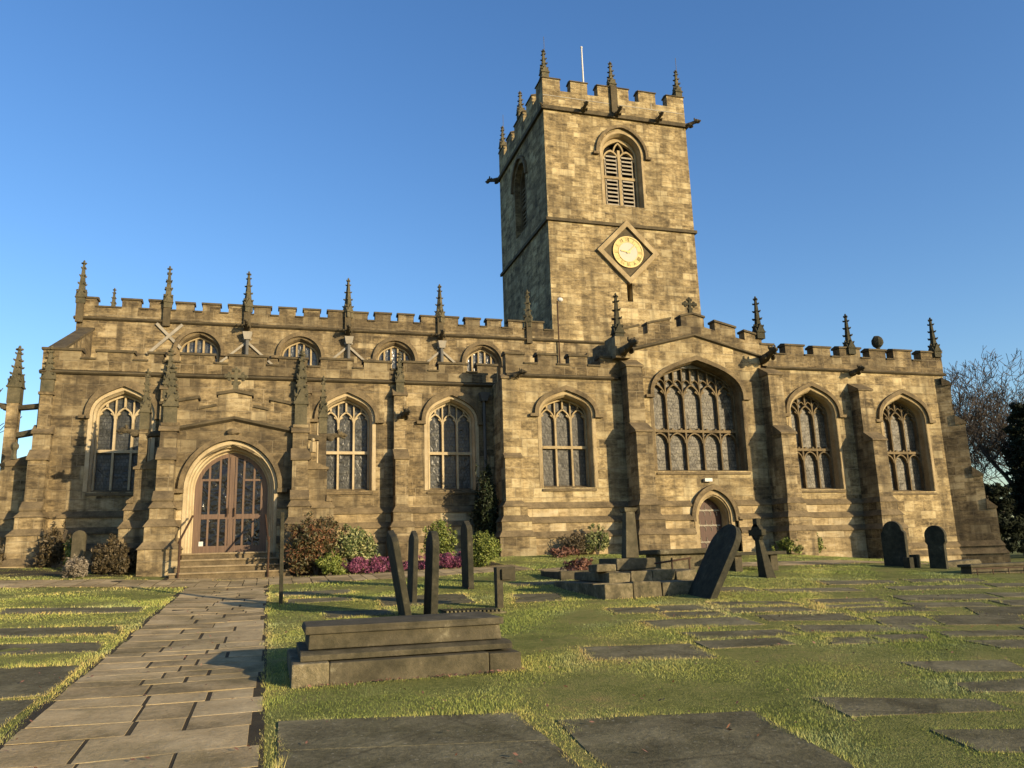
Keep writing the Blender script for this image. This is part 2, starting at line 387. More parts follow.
def window(cx, hw, sill, spring, apex, Y, n, rec=.42, transom=None, fancy=False, surround='pale', hoodD=.2, hood='hood', gl='glass_aisle', label=None, levels=2, bar='pale', hoodp=.12, dep=.12, simple=False):
    bw = .034 if dep < .13 else .030; yb0, yb1 = Y+rec-dep, Y+rec+.06
    ih = hw-.06; iap = apex-.08; isill = sill+.03
    mb = MB()
    az = lambda x: arch_z(x, cx, ih, spring, iap)
    lw = 2*ih/n
    mxs = [cx-ih+lw*i for i in range(1, n)]
    hr = lw*.75
    hs = min(az(cx-ih+lw*.5)-hr-.16, spring+.05)
    for x in mxs: mb.box(x-bw, x+bw, yb0, yb1, isill, (az(x)-.01) if simple else hs+.1)
    # frame round the opening
    A = outline(cx, ih+.004, isill, spring, iap+.004); B = outline(cx, ih-.05, isill, spring, iap-.06); band(mb, A, B, yb0-.02, yb1)
    def head(xc, z, w, rise, th=.045, y0=yb0, y1=yb1):
        a = arch(xc, w, z, z+rise, 6); b = arch(xc, max(w-th, .02), z, z+rise-th*1.3, 6); band(mb, a, b, y0+.01, y1-.01)
    for i in range(0 if simple else n):
        xc = cx-ih+lw*(i+.5); head(xc, hs, lw/2, hr)
        z0 = hs+hr-.03; z1 = az(xc)-.02
        if z1-z0 > .1: mb.box(xc-.03, xc+.03, yb0+.01, yb1-.01, z0, z1)
        # cusps
        for s_ in (-1, 1):
            mb.add([(xc+s_*lw*.44, yb0+.03, hs+hr*.2), (xc+s_*lw*.2, yb0+.03, hs+hr*.45), (xc+s_*lw*.38, yb0+.03, hs+hr*.62),
                    (xc+s_*lw*.44, yb1-.03, hs+hr*.2), (xc+s_*lw*.2, yb1-.03, hs+hr*.45), (xc+s_*lw*.38, yb1-.03, hs+hr*.62)],
                   [(0, 1, 2), (3, 5, 4), (0, 1, 4, 3), (1, 2, 5, 4), (2, 0, 3, 5)])
    for x in ([] if simple else mxs):
        z1 = az(x)-.02
        if z1 > hs+hr*.6+.2:
            zz = hs+hr*.95; sr = lw*.28
            mb.box(x-.022, x+.022, yb0+.02, yb1-.02, hs, z1)
            for s_ in ((-1, 1) if n == 5 or fancy else ()):
                if zz+sr < az(x+s_*lw*.25)-.05: head(x+s_*lw*.25, zz-.05, lw*.25, sr*1.25, .03, yb0+.02, yb1-.02)
    if transom:
        mb.box(cx-ih+.003, cx+ih-.003, yb0-.01, yb1-.004, transom-.05, transom+.05)
        if fancy:
            for i in range(n):
                xc = cx-ih+lw*(i+.5); head(xc, transom-.05-lw*.55, lw/2-.02, lw*.55, .04)
            for i in range(2*n): # cresting
                xc = cx-ih+lw*(i+.5)/2; mb.box(xc-.035, xc+.035, yb0, yb1-.01, transom+.05, transom+.11)
    win = mb.build('window', bar, church, label)
    g = MB(); g.prism(outline(cx, ih-.02, isill+.004, spring, iap-.03), Y+rec, Y+rec+.025); g.build('glass', gl, win)
    # dressed surround and splayed reveal
    s = MB(); d = .14
    L = [outline(cx, hw+d, sill, spring, apex+d*1.15), outline(cx, hw+d, sill, spring, apex+d*1.15), outline(cx, hw+.02, sill, spring, apex+.02), outline(cx, hw-.05, sill, spring, apex-.06), outline(cx, hw-.055, sill, spring, apex-.065)]
    ys = [Y+.01, Y-.012, Y-.012, Y+.14, Y+rec+.05]
    loft(s, [[(x, y, z) for x, z in l] for l, y in zip(L, ys)])
    s.build('surround', surround, win)
    if hood:
        h = MB(); a = arch(cx, hw+hoodD+.09, spring-.02, apex+(hoodD+.09)*1.25, 12); b = arch(cx, hw+hoodD-.05, spring-.02, apex+(hoodD-.05)*1.2, 12)
        band(h, a, b, Y-hoodp, Y+.01)
        for s_ in (-1, 1): h.box(cx+s_*(hw+hoodD-.06), cx+s_*(hw+hoodD+.26), Y-hoodp-.01, Y+.01, spring-.12, spring-.015)
        h.build('hood_mould', hood, win)
    sl = MB(); sl.prismx([(Y-.05, sill-.13), (Y-.05, sill-.06), (Y+rec-.02, sill+.10), (Y+rec-.02, sill-.13)], cx-hw-.05, cx+hw+.05)
    sl.build('sill', 'hood', win)
    return win

def string(x0, x1, Y, z, h=.13, p=.12, yb=None, name='string_course', mat='dark', zr=None):
    """moulding along x: sloped top, flat nose, undercut"""
    yb = Y+.02 if yb is None else yb
    mb = MB(); prof = [(yb, z-h*.55), (Y-p*.5, z-h*.5), (Y-p, z-h*.15), (Y-p, z+h*.1), (yb, z+h*.6)]
    mb.prismx(prof, x0, x1); return mb.build(name, mat, church)
def stringy(y0, y1, X, z, h=.13, p=.12, s_=-1):
    mb = MB(); prof = [(X+.02*-s_, z-h*.55), (X+s_*p*.5, z-h*.5), (X+s_*p, z-h*.15), (X+s_*p, z+h*.1), (X-.02*s_, z+h*.6)]
    mb.prism(prof, y0, y1); return mb.build('string_course', 'dark', church)

def battlement(x0, x1, Y, zb, zn, zt, merlons, th=.35, mat='parapet', name='parapet', cop=.07, label=None):
    """wall strip zb..zn with merlons to zt, each capped by coping"""
    mb = MB(); mb.box(x0, x1, Y, Y+th, zb, zn)
    cp = MB(); last = x0
    ms = sorted(merlons)
    zt0 = zt; rj = random.Random(int(x0*100)+int(zb*10))
    for a, b in ms:
        zt = zt0+rj.uniform(-.025, .015); mb.box(a, b, Y+.002, Y+th-.002, zn+.002, zt)
        cp.prismx([(Y-.05, zt+.002), (Y-.05, zt+.075), (Y+th*.5, zt+cop+.07), (Y+th+.05, zt+.075), (Y+th+.05, zt+.002)], a-.045, b+.045)
        if a-last > .12: cp.prismx([(Y-.05, zn+.003), (Y-.05, zn+.06), (Y+th*.5, zn+cop+.04), (Y+th+.05, zn+.06), (Y+th+.05, zn+.003)], last+.003, a-.003)
        last = b
    if x1-last > .12: cp.prismx([(Y-.05, zn+.003), (Y-.05, zn+.06), (Y+th*.5, zn+cop+.04), (Y+th+.05, zn+.06), (Y+th+.05, zn+.003)], last+.003, x1)
    p = mb.build(name, mat, church, label); cp.build('coping', 'dark', p); return p

# pinnacle masters (meshes shared by instances)
def pinnacle_mb(h, w, rows, beads=False, shaft=.3, fin=True):
    mb = MB(); r = w/2
    hs = h*shaft
    mb.box(-r, r, -r, r, 0, hs)
    mb.box(-r*1.22, r*1.22, -r*1.22, r*1.22, hs*.9, hs)
    # gablets
    for k in range(4):
        a = k*math.pi/2; q = MB().prism([(-r*1.05, hs), (r*1.05, hs), (0, hs+r*2.0)], -r*1.12, -r*.6); q.xf(Matrix.Rotation(a, 4, 'Z')); mb.merge(q)
    z0 = hs+.01; top = h*.94; rb = r*(.62 if beads else .80); rt = r*.2
    lo = [(-rb, -rb, z0), (rb, -rb, z0), (rb, rb, z0), (-rb, rb, z0)]; hi = [(-rt, -rt, top), (rt, -rt, top), (rt, rt, top), (-rt, rt, top)]
    mb.hexa(lo, hi)
    for i in range(rows):
        t = (i+.7)/(rows+.3); z = z0+(top-z0)*t; rr = rb+(rt-rb)*t; c = w*(.19 if beads else .16)*(1-.35*t)
        for k in range(4):
            a = k*math.pi/2+math.pi/4*(1 if not beads else 1)
            ox, oy = math.cos(a), math.sin(a); R = rr*1.414+c*.55
            mb.blob((ox*R, oy*R, z), (c, c, c*.85), 5, 4, .2)
            mb.blob((ox*(R+c*.7), oy*(R+c*.7), z+c*.55), (c*.6, c*.6, c*.5), 5, 3)
        if not beads and i % 2 == 0:
            for k in range(4):
                a = k*math.pi/2; mb.blob((math.cos(a)*rr*1.1, math.sin(a)*rr*1.1, z), c*.8, 5, 3, .2)
    if fin:
        mb.blob((0, 0, top), (w*.27, w*.27, w*.15), 6, 4, .15); mb.blob((0, 0, top+w*.22), (w*.13, w*.13, w*.2), 6, 4)
        for k in range(4):
            a = k*math.pi/2; mb.blob((math.cos(a)*w*.22, math.sin(a)*w*.22, top+w*.02), w*.12, 5, 3)
    return mb
def master(mb, name, mat):
    o = mb.build(name, mat, None, origin=(0, 0, 0)); return o
masters = []
PN = {}
def pin(kind, loc, scale=1., rot=0, label=None):
    if kind not in PN:
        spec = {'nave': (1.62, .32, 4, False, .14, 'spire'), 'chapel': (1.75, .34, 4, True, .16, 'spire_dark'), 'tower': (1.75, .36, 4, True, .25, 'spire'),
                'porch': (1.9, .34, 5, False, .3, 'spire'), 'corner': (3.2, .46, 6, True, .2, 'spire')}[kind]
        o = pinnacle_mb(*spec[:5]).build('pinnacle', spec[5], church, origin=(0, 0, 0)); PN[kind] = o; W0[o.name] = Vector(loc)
        o.location = Vector(loc)-W0[church.name]; o.rotation_euler = (0, 0, rot); o.scale = (scale,)*3 if isinstance(scale, (int, float)) else scale
        if label: o['label'] = label
        return o
    return inst(PN[kind], church, loc, rot, scale, label)
GA = []
def gargoyle(loc, rot=0, s_=1., mat='dark'):
    if not GA:
        mb = MB(); mb.tube([(0, .15, -.02), (0, -.15, 0), (0, -.42, .06), (0, -.62, .10)], [.16, .15, .11, .10], 6)
        mb.blob((0, -.68, .12), (.13, .19, .13), 7, 5, .15); mb.blob((0, -.86, .08), (.08, .12, .07), 6, 4, .1); mb.blob((0, -.8, -.02), (.06, .11, .035), 6, 3)
        for q in (-1, 1): mb.blob((q*.11, -.6, .24), (.04, .05, .09), 5, 4); mb.blob((q*.17, -.3, -.05), (.05, .17, .1), 6, 4)
        o = mb.build('gargoyle', mat, church, origin=(0, 0, 0)); GA.append(o); W0[o.name] = Vector(loc)
        o.location = Vector(loc)-W0[church.name]; o.rotation_euler = (0, 0, rot); o.scale = (s_,)*3; return o
    return inst(GA[0], church, loc, rot, s_)

def buttress(x, Y, w, stages, zb, mat, face=0, tiers=((3.3, .08), (2.8, .18), (2.3, .26)), origin=None, label=None, yback=.3):
    """stages: [(ztop, projection)] from the top down; built pointing -y then turned by face"""
    mb = MB(); caps = []; r = w/2
    zs = [s_[0] for s_ in stages]+[zb]
    for i, (zt, p) in enumerate(stages):
        zl = zs[i+1]; mb.box(-r, r, -p, yback, zl+(.001 if i < len(stages)-1 else 0), zt)
        pu = stages[i-1][1] if i else 0.0
        rise = min(max((p-pu)*1.15, .12), .34)
        cap = MB(); caps.append(cap); cap.prismx([(-p-.05, zt-.06), (-p-.05, zt+.002), (-pu+.0, zt+rise), (-pu+.012, zt-.06)], -r-.045, r+.045)
    p = stages[-1][1]
    prev = 0
    for zt, ex in tiers:
        if zt-.02 <= zb: continue
        mb.box(-r-ex, r+ex, -p-ex, yback, zb, zt-.10)
        cap = MB(); caps.append(cap); cap.hexa([(-r-ex-.04, -p-ex-.04, zt-.16), (r+ex+.04, -p-ex-.04, zt-.16), (r+ex+.04, yback, zt-.16), (-r-ex-.04, yback, zt-.16)],
                 [(-r-prev, -p-prev, zt+.05), (r+prev, -p-prev, zt+.05), (r+prev, yback, zt+.05), (-r-prev, yback, zt+.05)])
        prev = ex
    T = Matrix.Translation((x, Y, 0)) @ Matrix.Rotation(face, 4, 'Z'); mb.xf(T)
    b = mb.build('buttress', mat, church, label)
    for cap in caps: cap.xf(T); cap.build('weathering', 'hood', b)
    return b

def plinth(x0, x1, Y, zb, tiers=((3.3, .08), (2.8, .18), (2.3, .26)), mat='plinth'):
    mb = MB(); caps = []; prev = 0
    for zt, ex in tiers:
        cap = MB(); caps.append(cap); mb.box(x0, x1, Y-ex, Y+.05, zb, zt-.10)
        cap.prismx([(Y-ex-.05, zt-.17), (Y-ex-.05, zt-.11), (Y-prev, zt+.05), (Y+.05, zt+.05), (Y+.05, zt-.17)], x0+.001, x1-.001)
        prev = ex
    b = mb.build('plinth', mat, church); [c_.build('plinth_moulding', 'hood', b) for c_ in caps]; return b

# ------------------------------------------------------------------ walls
YA, YB, YC, YT, YP = 28., 26.3, 33., 33.3, 24.5
AW = [(-4.7, .86, 3.95, 6.4, 7.22), (2.43, .86, 3.93, 6.4, 7.22), (6.15, .86, 3.93, 6.4, 7.22)]
def rect(x0, x1, z0, z1): return [(x0, z0), (x1, z0), (x1, z1), (x0, z1)]
w = MB(); wallface(w, rect(-7.15, 7.9, .8, 7.75), [outline(*a) for a in AW], YA, YA+.8); w.build('aisle_wall', 'aisle', church)
for i, a in enumerate(AW): window(*a, YA, 3, transom=5.27, gl='glass_aisle', hoodD=.16, surround='cream' , bar='cream')
w = MB(); w.box(-7.15, -6.4, YA+.8, 33.2, .8, 7.9); w.prismx([(YA+.35, 7.9), (YA+.35, 8.5), (33.1, 10.6), (33.1, 7.9)], -7.15, -6.8); w.build('aisle_end_wall', 'aisle', church)
cp = MB(); cp.prismx([(YA+.4, 8.53), (YA+.4, 8.62), (33.1, 10.72), (33.1, 10.62)], -7.22, -6.73); cp.build('coping', 'dark', church)
string(-7.2, 7.85, YA, 7.78)
am = []; x = -7.15
for a, b in [(-7.15, -6.05), (-5.6, -4.5), (-4.05, -3.6), (-3.05, -2.0), (-1.55, -.3), (.1, 1.05), (1.5, 2.6), (3.0, 3.95), (4.4, 5.3), (5.7, 6.75), (7.15, 7.9)]: am.append((a, b))
battlement(-7.15, 7.9, YA-.02, 7.86, 8.22, 8.5, am, .4)
plinth(-7.0, -3.4, YA, .9); plinth(.9, 7.75, YA, .9)
for bx in (4.25, .95, -3.35):
    buttress(bx, YA, .44, [(7.3, .28), (5.0, .62)], 1.0, 'aisle')
for bx in (4.25,): pin('porch', (bx, YA-.12, 7.3), .84)
pin('porch', (-3.35, YA-.15, 6.95), .9); 
pin('porch', (.86, YA-.15, 7.2), .85)
gargoyle((4.25, YA-.1, 6.5), .3, .9); 
# nave clerestory
CW = [(c, .78, 8.8, 9.85, 10.62) for c in (-2.95, .95, 4.85, 8.7)]
w = MB(); wallface(w, rect(-7.4, 12.05, 7.6, 11.05), [outline(*a) for a in CW], YC, YC+.8); w.build('clerestory_wall', 'nave', church)
for a in CW: window(*a, YC, 5, simple=True, rec=.35, gl='glass_clerestory', hoodD=.1, surround='hood', bar='pale')
w = MB(); w.box(-7.4, -6.7, YC+.8, 41, 7.6, 11.3); w.build('nave_end_wall', 'nave', church)
string(-7.5, 18.0, YC, 11.05)
nm = [(-7.4, -6.75)]; x = -6.1+.35
x = -5.85
while x < 11.3:
    nm.append((x, x+.66)); x += .985
nm.append((11.55, 12.05)) if nm[-1][1] < 11.4 else None
battlement(-7.4, 12.05, YC-.02, 11.12, 11.50, 11.85, nm, .4)
w = MB(); w.box(12.05, 18.0, YC-.0, YC+.29, 7.6, 11.0); w.build('nave_wall', 'nave', church)
for i, px_ in enumerate((-7.3, -4.2, -1.18, 2.85, 6.8, 10.85)):
    pin('nave', (px_, YC-.0, 11.6), (1, 1, 1.08), .2*i)
    sh = MB(); sh.box(px_-.13, px_+.13, YC-.14, YC-.022, 10.85, 11.9); sh.build('pinnacle_shaft', 'dark', church)
pin('nave', (-6.62, YC+2.5, 11.9), .75)
for px_ in (-1.18, 2.85, 6.8):
    gargoyle((px_, YC-.1, 10.95), 0, .75)
    dp = MB(); dp.tube([(px_+.03, YC-.14, 8.3), (px_+.03, YC-.14, 10.5)], .075, 8); d = dp.build('downpipe', 'pipe', church)
    hp = MB(); hp.hexa([(px_-.08, YC-.25, 10.42), (px_+.16, YC-.25, 10.42), (px_+.16, YC-.02, 10.42), (px_-.08, YC-.02, 10.42)], [(px_-.15, YC-.33, 10.72), (px_+.22, YC-.33, 10.72), (px_+.22, YC-.015, 10.72), (px_-.15, YC-.015, 10.72)])
    hp.build('hopper', 'flash', d)
    for s_ in (-1, 1):
        q = MB(); q.box(-.042, .042, YC-.07, YC-.004, 0, 1.55); q.xf(Matrix.Translation((px_+.03+s_*.16, 0, 10.5)) @ Matrix.Translation((0, YC-.04, 0)) @ Matrix.Rotation(s_*math.radians(-180+48)*1, 4, 'Y') @ Matrix.Translation((0, -YC+.04, 0)))
        q.build('roof_flashing', 'flash', church, 'pale diagonal flashing left by a former roof line')
for s_, xb in ((1, -4.82), (-1, -3.62)):
    q = MB(); ln = 1.75 if s_ > 0 else 1.35; q.box(-.055, .055, YC-.07-(.04 if s_ > 0 else 0), YC-.004, 0, ln)
    ang = math.radians(44); q.xf(Matrix.Translation((xb, YC-.04, 9.68+(0 if s_ > 0 else .3))) @ Matrix.Rotation(s_*ang, 4, 'Y') @ Matrix.Translation((0, -YC+.04, 0)))
    q.build('roof_flashing', 'flash', church, 'pale crossed flashing strip beside the left clerestory window')
rf = MB(); rf.prism([(-6.8, 11.4), (12.1, 11.4), (12.1, 11.6), (-6.8, 11.6)], YC+.5, 41); rf.build('roof', 'lead', church)
rf = MB(); rf.prismx([(YA+.45, 7.9), (YA+.45, 8.0), (YC-.02, 8.9), (YC-.02, 7.9)], -6.7, 18); rf.build('roof', 'lead', church)
# ------------------------------------------------------------------ chapel range
B1 = (9.95, .95, 3.85, 6.45, 7.15); CWn = (15.27, 1.88, 4.42, 7.25, 8.62); D1 = (20.28, 1.03, 3.72, 6.65, 7.62); D2 = (24.62, 1.05, 3.6, 6.5, 7.45)
DR = (15.52, .62, 1.45, 2.75, 3.5)
w = MB(); wallface(w, rect(7.7, 12.4, .5, 7.75), [outline(*B1)], YB, YB+.8); w.box(7.7, 8.4, YB+.8, YA+.3, .5, 7.75); w.build('chapel_wall', 'chapel', church)
gab = [(12.4, .5), (18.1, .5), (18.1, 8.9), (15.27, 9.62), (12.4, 8.86)]
w = MB(); wallface(w, gab, [outline(*CWn), outline(*DR)], YB-.003, YB+.8); w.build('gable_wall', 'chapel', church)
w = MB(); wallface(w, rect(18.1, 26.9, .1, 8.42), [outline(*D1), outline(*D2)], YB, YB+.8); w.box(26.1, 26.9, YB+.8, 36, .1, 8.42); w.build('chancel_wall', 'chapel', church)
window(*B1, YB, 3, transom=5.30, gl='glass_side', hoodD=.17, rec=.5, surround='pale')
window(*CWn, YB, 5, transom=5.97, fancy=True, gl='glass_chapel', hoodD=.05, rec=.62, surround='hood', bar='hood', dep=.15)
window(*D1, YB, 3, transom=5.3, fancy=True, gl='glass_chapel', hoodD=.17, rec=.58, surround='pale', bar='hood', dep=.15)
window(*D2, YB, 3, transom=5.2, fancy=True, gl='glass_chapel', hoodD=.17, rec=.58, surround='pale', bar='hood', dep=.15)
string(7.75, 12.0, YB, 7.8); string(18.3, 27.0, YB, 8.47)
battlement(7.75, 12.2, YB-.02, 7.87, 8.22, 8.56, [(7.75, 8.42), (8.95, 9.65), (10.15, 10.85), (11.35, 12.2)], .4)
battlement(18.2, 26.95, YB-.02, 8.52, 9.0, 9.38, [(18.2, 18.75), (19.3, 20.15), (20.6, 21.4), (21.85, 22.85), (23.3, 24.1), (24.5, 25.4), (25.9, 26.95)], .4)
w = MB(); w.box(26.6, 26.95, YB+.39, 36, 8.52, 9.0)
for k in range(6): w.box(26.602, 26.948, YB+.9+k*1.5, YB+1.7+k*1.5, 9.001, 9.38)
w.build('parapet', 'parapet', church)
# gable parapet
gm = MB(); gcs = []
def gline(x): return 8.86+(x-12.3)*(.76/2.97) if x < 15.27 else 9.62-(x-15.27)*(.72/2.83)
gm.add([], []); pts = [(12.15, gline(12.15)+.04), (15.27, 9.66), (18.25, gline(18.25)+.04)]
gm.prism([(12.15, pts[0][1]), (18.25, pts[2][1]), (18.25, pts[2][1]+.42), (15.27, 10.08), (12.15, pts[0][1]+.42)][::1] if False else [(12.15, pts[0][1]), (15.27, 9.66), (18.25, pts[2][1]), (18.25, pts[2][1]+.42), (15.27, 10.08), (12.15, pts[0][1]+.42)], YB-.03, YB+.36)
for a, b in [(12.15, 12.95), (13.35, 14.3), (14.78, 15.27), (15.27, 15.76), (16.22, 17.1), (17.5, 18.25)]:
    za, zb_ = gline(a)+.455, gline(b)+.455
    gm.prism([(a, za), (b, zb_), (b, zb_+.36), (a, za+.36)], YB-.028, YB+.358)
    e1 = .04 if abs(a-15.27) > .01 else 0; e2 = .04 if abs(b-15.27) > .01 else 0
    gc = MB(); gcs.append(gc); gc.prism([(a-e1, za+.364), (b+e2, zb_+.364), (b+e2, zb_+.44), (a-e1, za+.44)], YB-.08, YB+.41)
gp = gm.build('parapet', 'parapet', church); [c_.build('coping', 'dark', gp) for c_ in gcs]
sc_ = MB()
for (xa, za), (xb, zb_) in (((12.3, gline(12.3)), (15.27, 9.62)), ((15.27, 9.62), (18.1, gline(18.1)))):
    sc_.add([(xa, YB+.01, za-.09), (xa, YB-.11, za-.03), (xa, YB-.11, za+.03), (xa, YB+.01, za+.08), (xb, YB+.01, zb_-.09), (xb, YB-.11, zb_-.03), (xb, YB-.11, zb_+.03), (xb, YB+.01, zb_+.08)],
            [(0, 1, 5, 4), (1, 2, 6, 5), (2, 3, 7, 6), (3, 0, 4, 7)])
sc_.build('string_course', 'dark', church)
def cross_finial(x, y, z, s_=1., mat='spire_dark'):
    mb = MB(); mb.box(-.07, .07, -.06, .06, 0, .25*1)
    mb.box(-.045, .045, -.05, .05, .2, .62); mb.box(-.24, .24, -.048, .048, .40, .49)
    for a in range(8):
        t = a*math.pi/4+.39; mb.blob((math.cos(t)*.2, 0, .44+math.sin(t)*.2), (.06, .05, .06), 5, 4, .2)
    for q in ((0, .66), (-.27, .445), (.27, .445)): mb.blob((q[0], 0, q[1]), (.07, .05, .07), 5, 4, .2)
    mb.xf(Matrix.Translation((x, y, z)) @ Matrix.Scale(s_, 4)); return mb.build('cross_finial', mat, church)
cross_finial(15.3, YB+.15, 10.46, 1.)
w = MB(); w.box(12.15, 12.5, YB+.37, 31.5, 7.7, 9.25)
for k in range(4): w.box(12.152, 12.498, YB+.6+k*1.25, YB+1.3+k*1.25, 9.251, 9.58)
w.build('parapet', 'parapet', church)
# walls behind the gable / roof of the range
rf = MB(); rf.prismx([(YB+.42, 8.0), (YB+.42, 8.1), (YC-.01, 8.95), (YC-.01, 8.0)], 18, 26.6); rf.build('roof', 'lead', church)
rf = MB(); rf.prism([(12.4, 8.5), (15.27, 9.5), (18.1, 8.5), (18.1, 8.4), (12.4, 8.4)], YB+.4, YC-.05); rf.build('roof', 'lead', church)
w = MB(); w.box(18.0, 26.9, YC, YC+.5, 5, 9.0); w.build('chancel_wall', 'chapel', church)
w = MB(); w.box(26.1, 26.89, 36, 36.5, .1, 8.4); w.build('chancel_wall', 'chapel', church)
# plinths
plinth(8.3, 12.1, YB, .9); plinth(12.9, 14.6, YB, .9); plinth(16.44, 17.95, YB, .9); plinth(18.7, 22.0, YB, .6)
plinth(22.6, 26.9, YB, .1, tiers=((1.55, .1), (1.25, .18)))
for bx, zb, top in ((12.45, 1.0, 8.2), (18.33, .9, 8.1)):
    buttress(bx, YB, .62, [(top, .55), (5.75, 1.0)], zb, 'pier')
buttress(22.4, YB, .62, [(7.6, .55), (5.55, .98)], .4, 'pier')
buttress(7.85, YB, .56, [(7.7, .10), (4.9, .22)], 1.0, 'chapel', tiers=((3.35, .14), (2.85, .24), (2.35, .34)))
buttress(26.9, YB+.1, .8, [(8.0, .28), (6.35, .62), (4.2, .95), (2.9, 1.25)], .1, 'nave', face=math.radians(45), tiers=((1.55, .1), (1.25, .2)), label='tall stepped corner buttress in shade at the east end', yback=.6)
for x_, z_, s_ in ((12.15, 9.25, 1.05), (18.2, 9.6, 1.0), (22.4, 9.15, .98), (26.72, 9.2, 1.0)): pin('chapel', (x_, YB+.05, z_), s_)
sb = MB(); sb.box(11.82, 12.4, YB-.4, YB+.25, 8.5, 9.3); sb.build('pinnacle_shaft', 'chapel', church)
gargoyle((12.1, YB-.35, 8.75), .1, 1.15, 'dark'); gargoyle((18.2, YB-.2, 8.78), -.15, 1.1); gargoyle((22.3, YB-.05, 8.35), 0, .8); gargoyle((7.9, YB-.05, 7.75), .75, .7)
ub = MB(); ub.tube([(23.95, YB+.18, 9.4), (23.95, YB+.18, 9.56)], [.12, .07], 8); ub.blob((23.95, YB+.18, 9.8), (.24, .24, .27), 9, 7, .06); ub.build('urn_finial', 'spire_dark', church)
# light over priest's door
lt = MB(); lt.box(15.2, 15.5, YB-.14, YB-.01, 4.02, 4.14); lt.build('floodlight', 'white', church)
# priest door
cx, hw, sl_, sp, ap = DR
s = MB(); L = [outline(cx, hw+.2, sl_, sp, ap+.2), outline(cx, hw+.2, sl_, sp, ap+.2), outline(cx, hw+.06, sl_, sp, ap+.06), outline(cx, hw-.03, sl_, sp, ap-.04), outline(cx, hw-.07, sl_, sp, ap-.08)]
loft(s, [[(x_, y_, z_) for x_, z_ in l] for l, y_ in zip(L, [YB+.02, YB-.05, YB-.05, YB+.12, YB+.6])])
dr = MB(); dr.prism(outline(cx, hw-.08, sl_+.02, sp, ap-.09), YB+.42, YB+.5); dro = dr.build('door', 'wood2', church, 'small arched reddish plank door with iron straps')
s.build('surround', 'pale', dro)
h = MB(); band(h, arch(cx, hw+.36, sp-.05, ap+.42, 10), arch(cx, hw+.2, sp-.05, ap+.23, 10), YB-.17, YB+.01)
for s_ in (-1, 1): h.box(cx+s_*(hw+.2), cx+s_*(hw+.45), YB-.18, YB, sp-.17, sp-.045)
h.build('hood_mould', 'hood', dro)
ir = MB()
for z_ in (1.85, 2.45, 3.0):
    ir.box(cx-hw+.1, cx+hw-.15, YB+.40, YB+.418, z_-.025, z_+.025)
    for q in (-.25, 0, .25):
        ir.tube([(cx+q-.1, YB+.41, z_+.18), (cx+q-.12, YB+.41, z_+.06), (cx+q, YB+.41, z_), (cx+q+.12, YB+.41, z_-.08), (cx+q+.1, YB+.41, z_-.2)], .014, 4)
ir.build('hinge_strap', 'flash', dro)
st = MB(); st.box(cx-.75, cx+.75, YB-.5, YB+.3, .9, 1.47); st.build('doorstep', 'step', church)
# ------------------------------------------------------------------ tower
TX0, TX1, TY0, TY1 = 12.12, 19.86, YT, 41.2
BW = (16.15, 1.05, 18.15, 20.95, 22.05)
w = MB(); wallface(w, rect(TX0, TX1, 8, 22.9), [outline(*BW), rect(15.98, 16.27, 13.25, 14.2)], TY0, TY0+.9)
w2 = MB(); wallface(w2, [(x_, z_) for x_, z_ in rect(TY0+.9, TY1, 8, 22.9)], [outline(37.4, 1.0, 18.1, 20.9, 22.0)], -.0, .9)
w2.v = [(TX0+y_, x_, z_) for x_, y_, z_ in w2.v]; w.merge(w2)
w.box(TX1-.9, TX1, TY0+.9, TY1, 8, 22.9); w.box(TX0+.9, TX1-.9, TY1-.9, TY1, 8, 22.9)
tower = w.build('tower', 'tower', church)
def sub(mb, name, mat, label=None): return mb.build(name, mat, tower, label)
# strings round the tower
for z_, p, h_ in ((17.1, .11, .15), (22.93, .13, .2)):
    mb = MB(); e = p
    for (a, b, c_, d) in ((TX0-e, TX1+e, TY0-e, TY0), (TX0-e, TX0, TY0, TY1+e), (TX1, TX1+e, TY0, TY1+e)):
        mb.box(a, b, c_, d, z_-h_/2, z_+h_/2)
    sub(mb, 'string_course', 'dark')
# parapet
mb = MB(); cp = MB()
def ring(z0, z1, g=0): 
    mb.box(TX0+g, TX1-g, TY0+g, TY0+.45, z0, z1); mb.box(TX0+g, TX0+.45, TY0+.45, TY1-g, z0, z1); mb.box(TX1-.45, TX1-g, TY0+.45, TY1-g, z0, z1); mb.box(TX0+.45, TX1-.45, TY1-.45, TY1-g, z0, z1)
ring(22.9, 23.95, -.0)
for a, b in [(12.12, 13.05), (13.6, 14.5), (15.05, 16.75), (17.3, 18.25), (18.9, 19.86)]:
    for y0_, y1_ in ((TY0+.003, TY0+.447), (TY1-.447, TY1-.003)):
        mb.box(a+.002, b-.002, y0_, y1_, 23.952, 24.55); cp.prismx([(y0_-.05, 24.552), (y0_-.05, 24.6), (y0_+.22, 24.68), (y1_+.05, 24.6), (y1_+.05, 24.552)], a-.04, b+.04)
for a, b in [(TY0+.46, 34.3), (34.95, 35.9), (36.5, 38.1), (38.7, 39.6), (40.2, TY1-.46)]:
    for x0_, x1_ in ((TX0+.003, TX0+.447), (TX1-.447, TX1-.003)):
        mb.box(x0_, x1_, a, b, 23.952, 24.55); cp.prism([(x0_-.05, 24.552), (x0_-.05, 24.6), (x0_+.22, 24.68), (x1_+.05, 24.6), (x1_+.05, 24.552)], a-.04, b+.04)
tp = mb.build('parapet', 'tower', church); cp.build('coping', 'dark', tp)
tr = MB(); tr.box(TX0+.46, TX1-.46, TY0+.46, TY1-.46, 23.0, 23.3); tr.build('roof', 'lead', church)
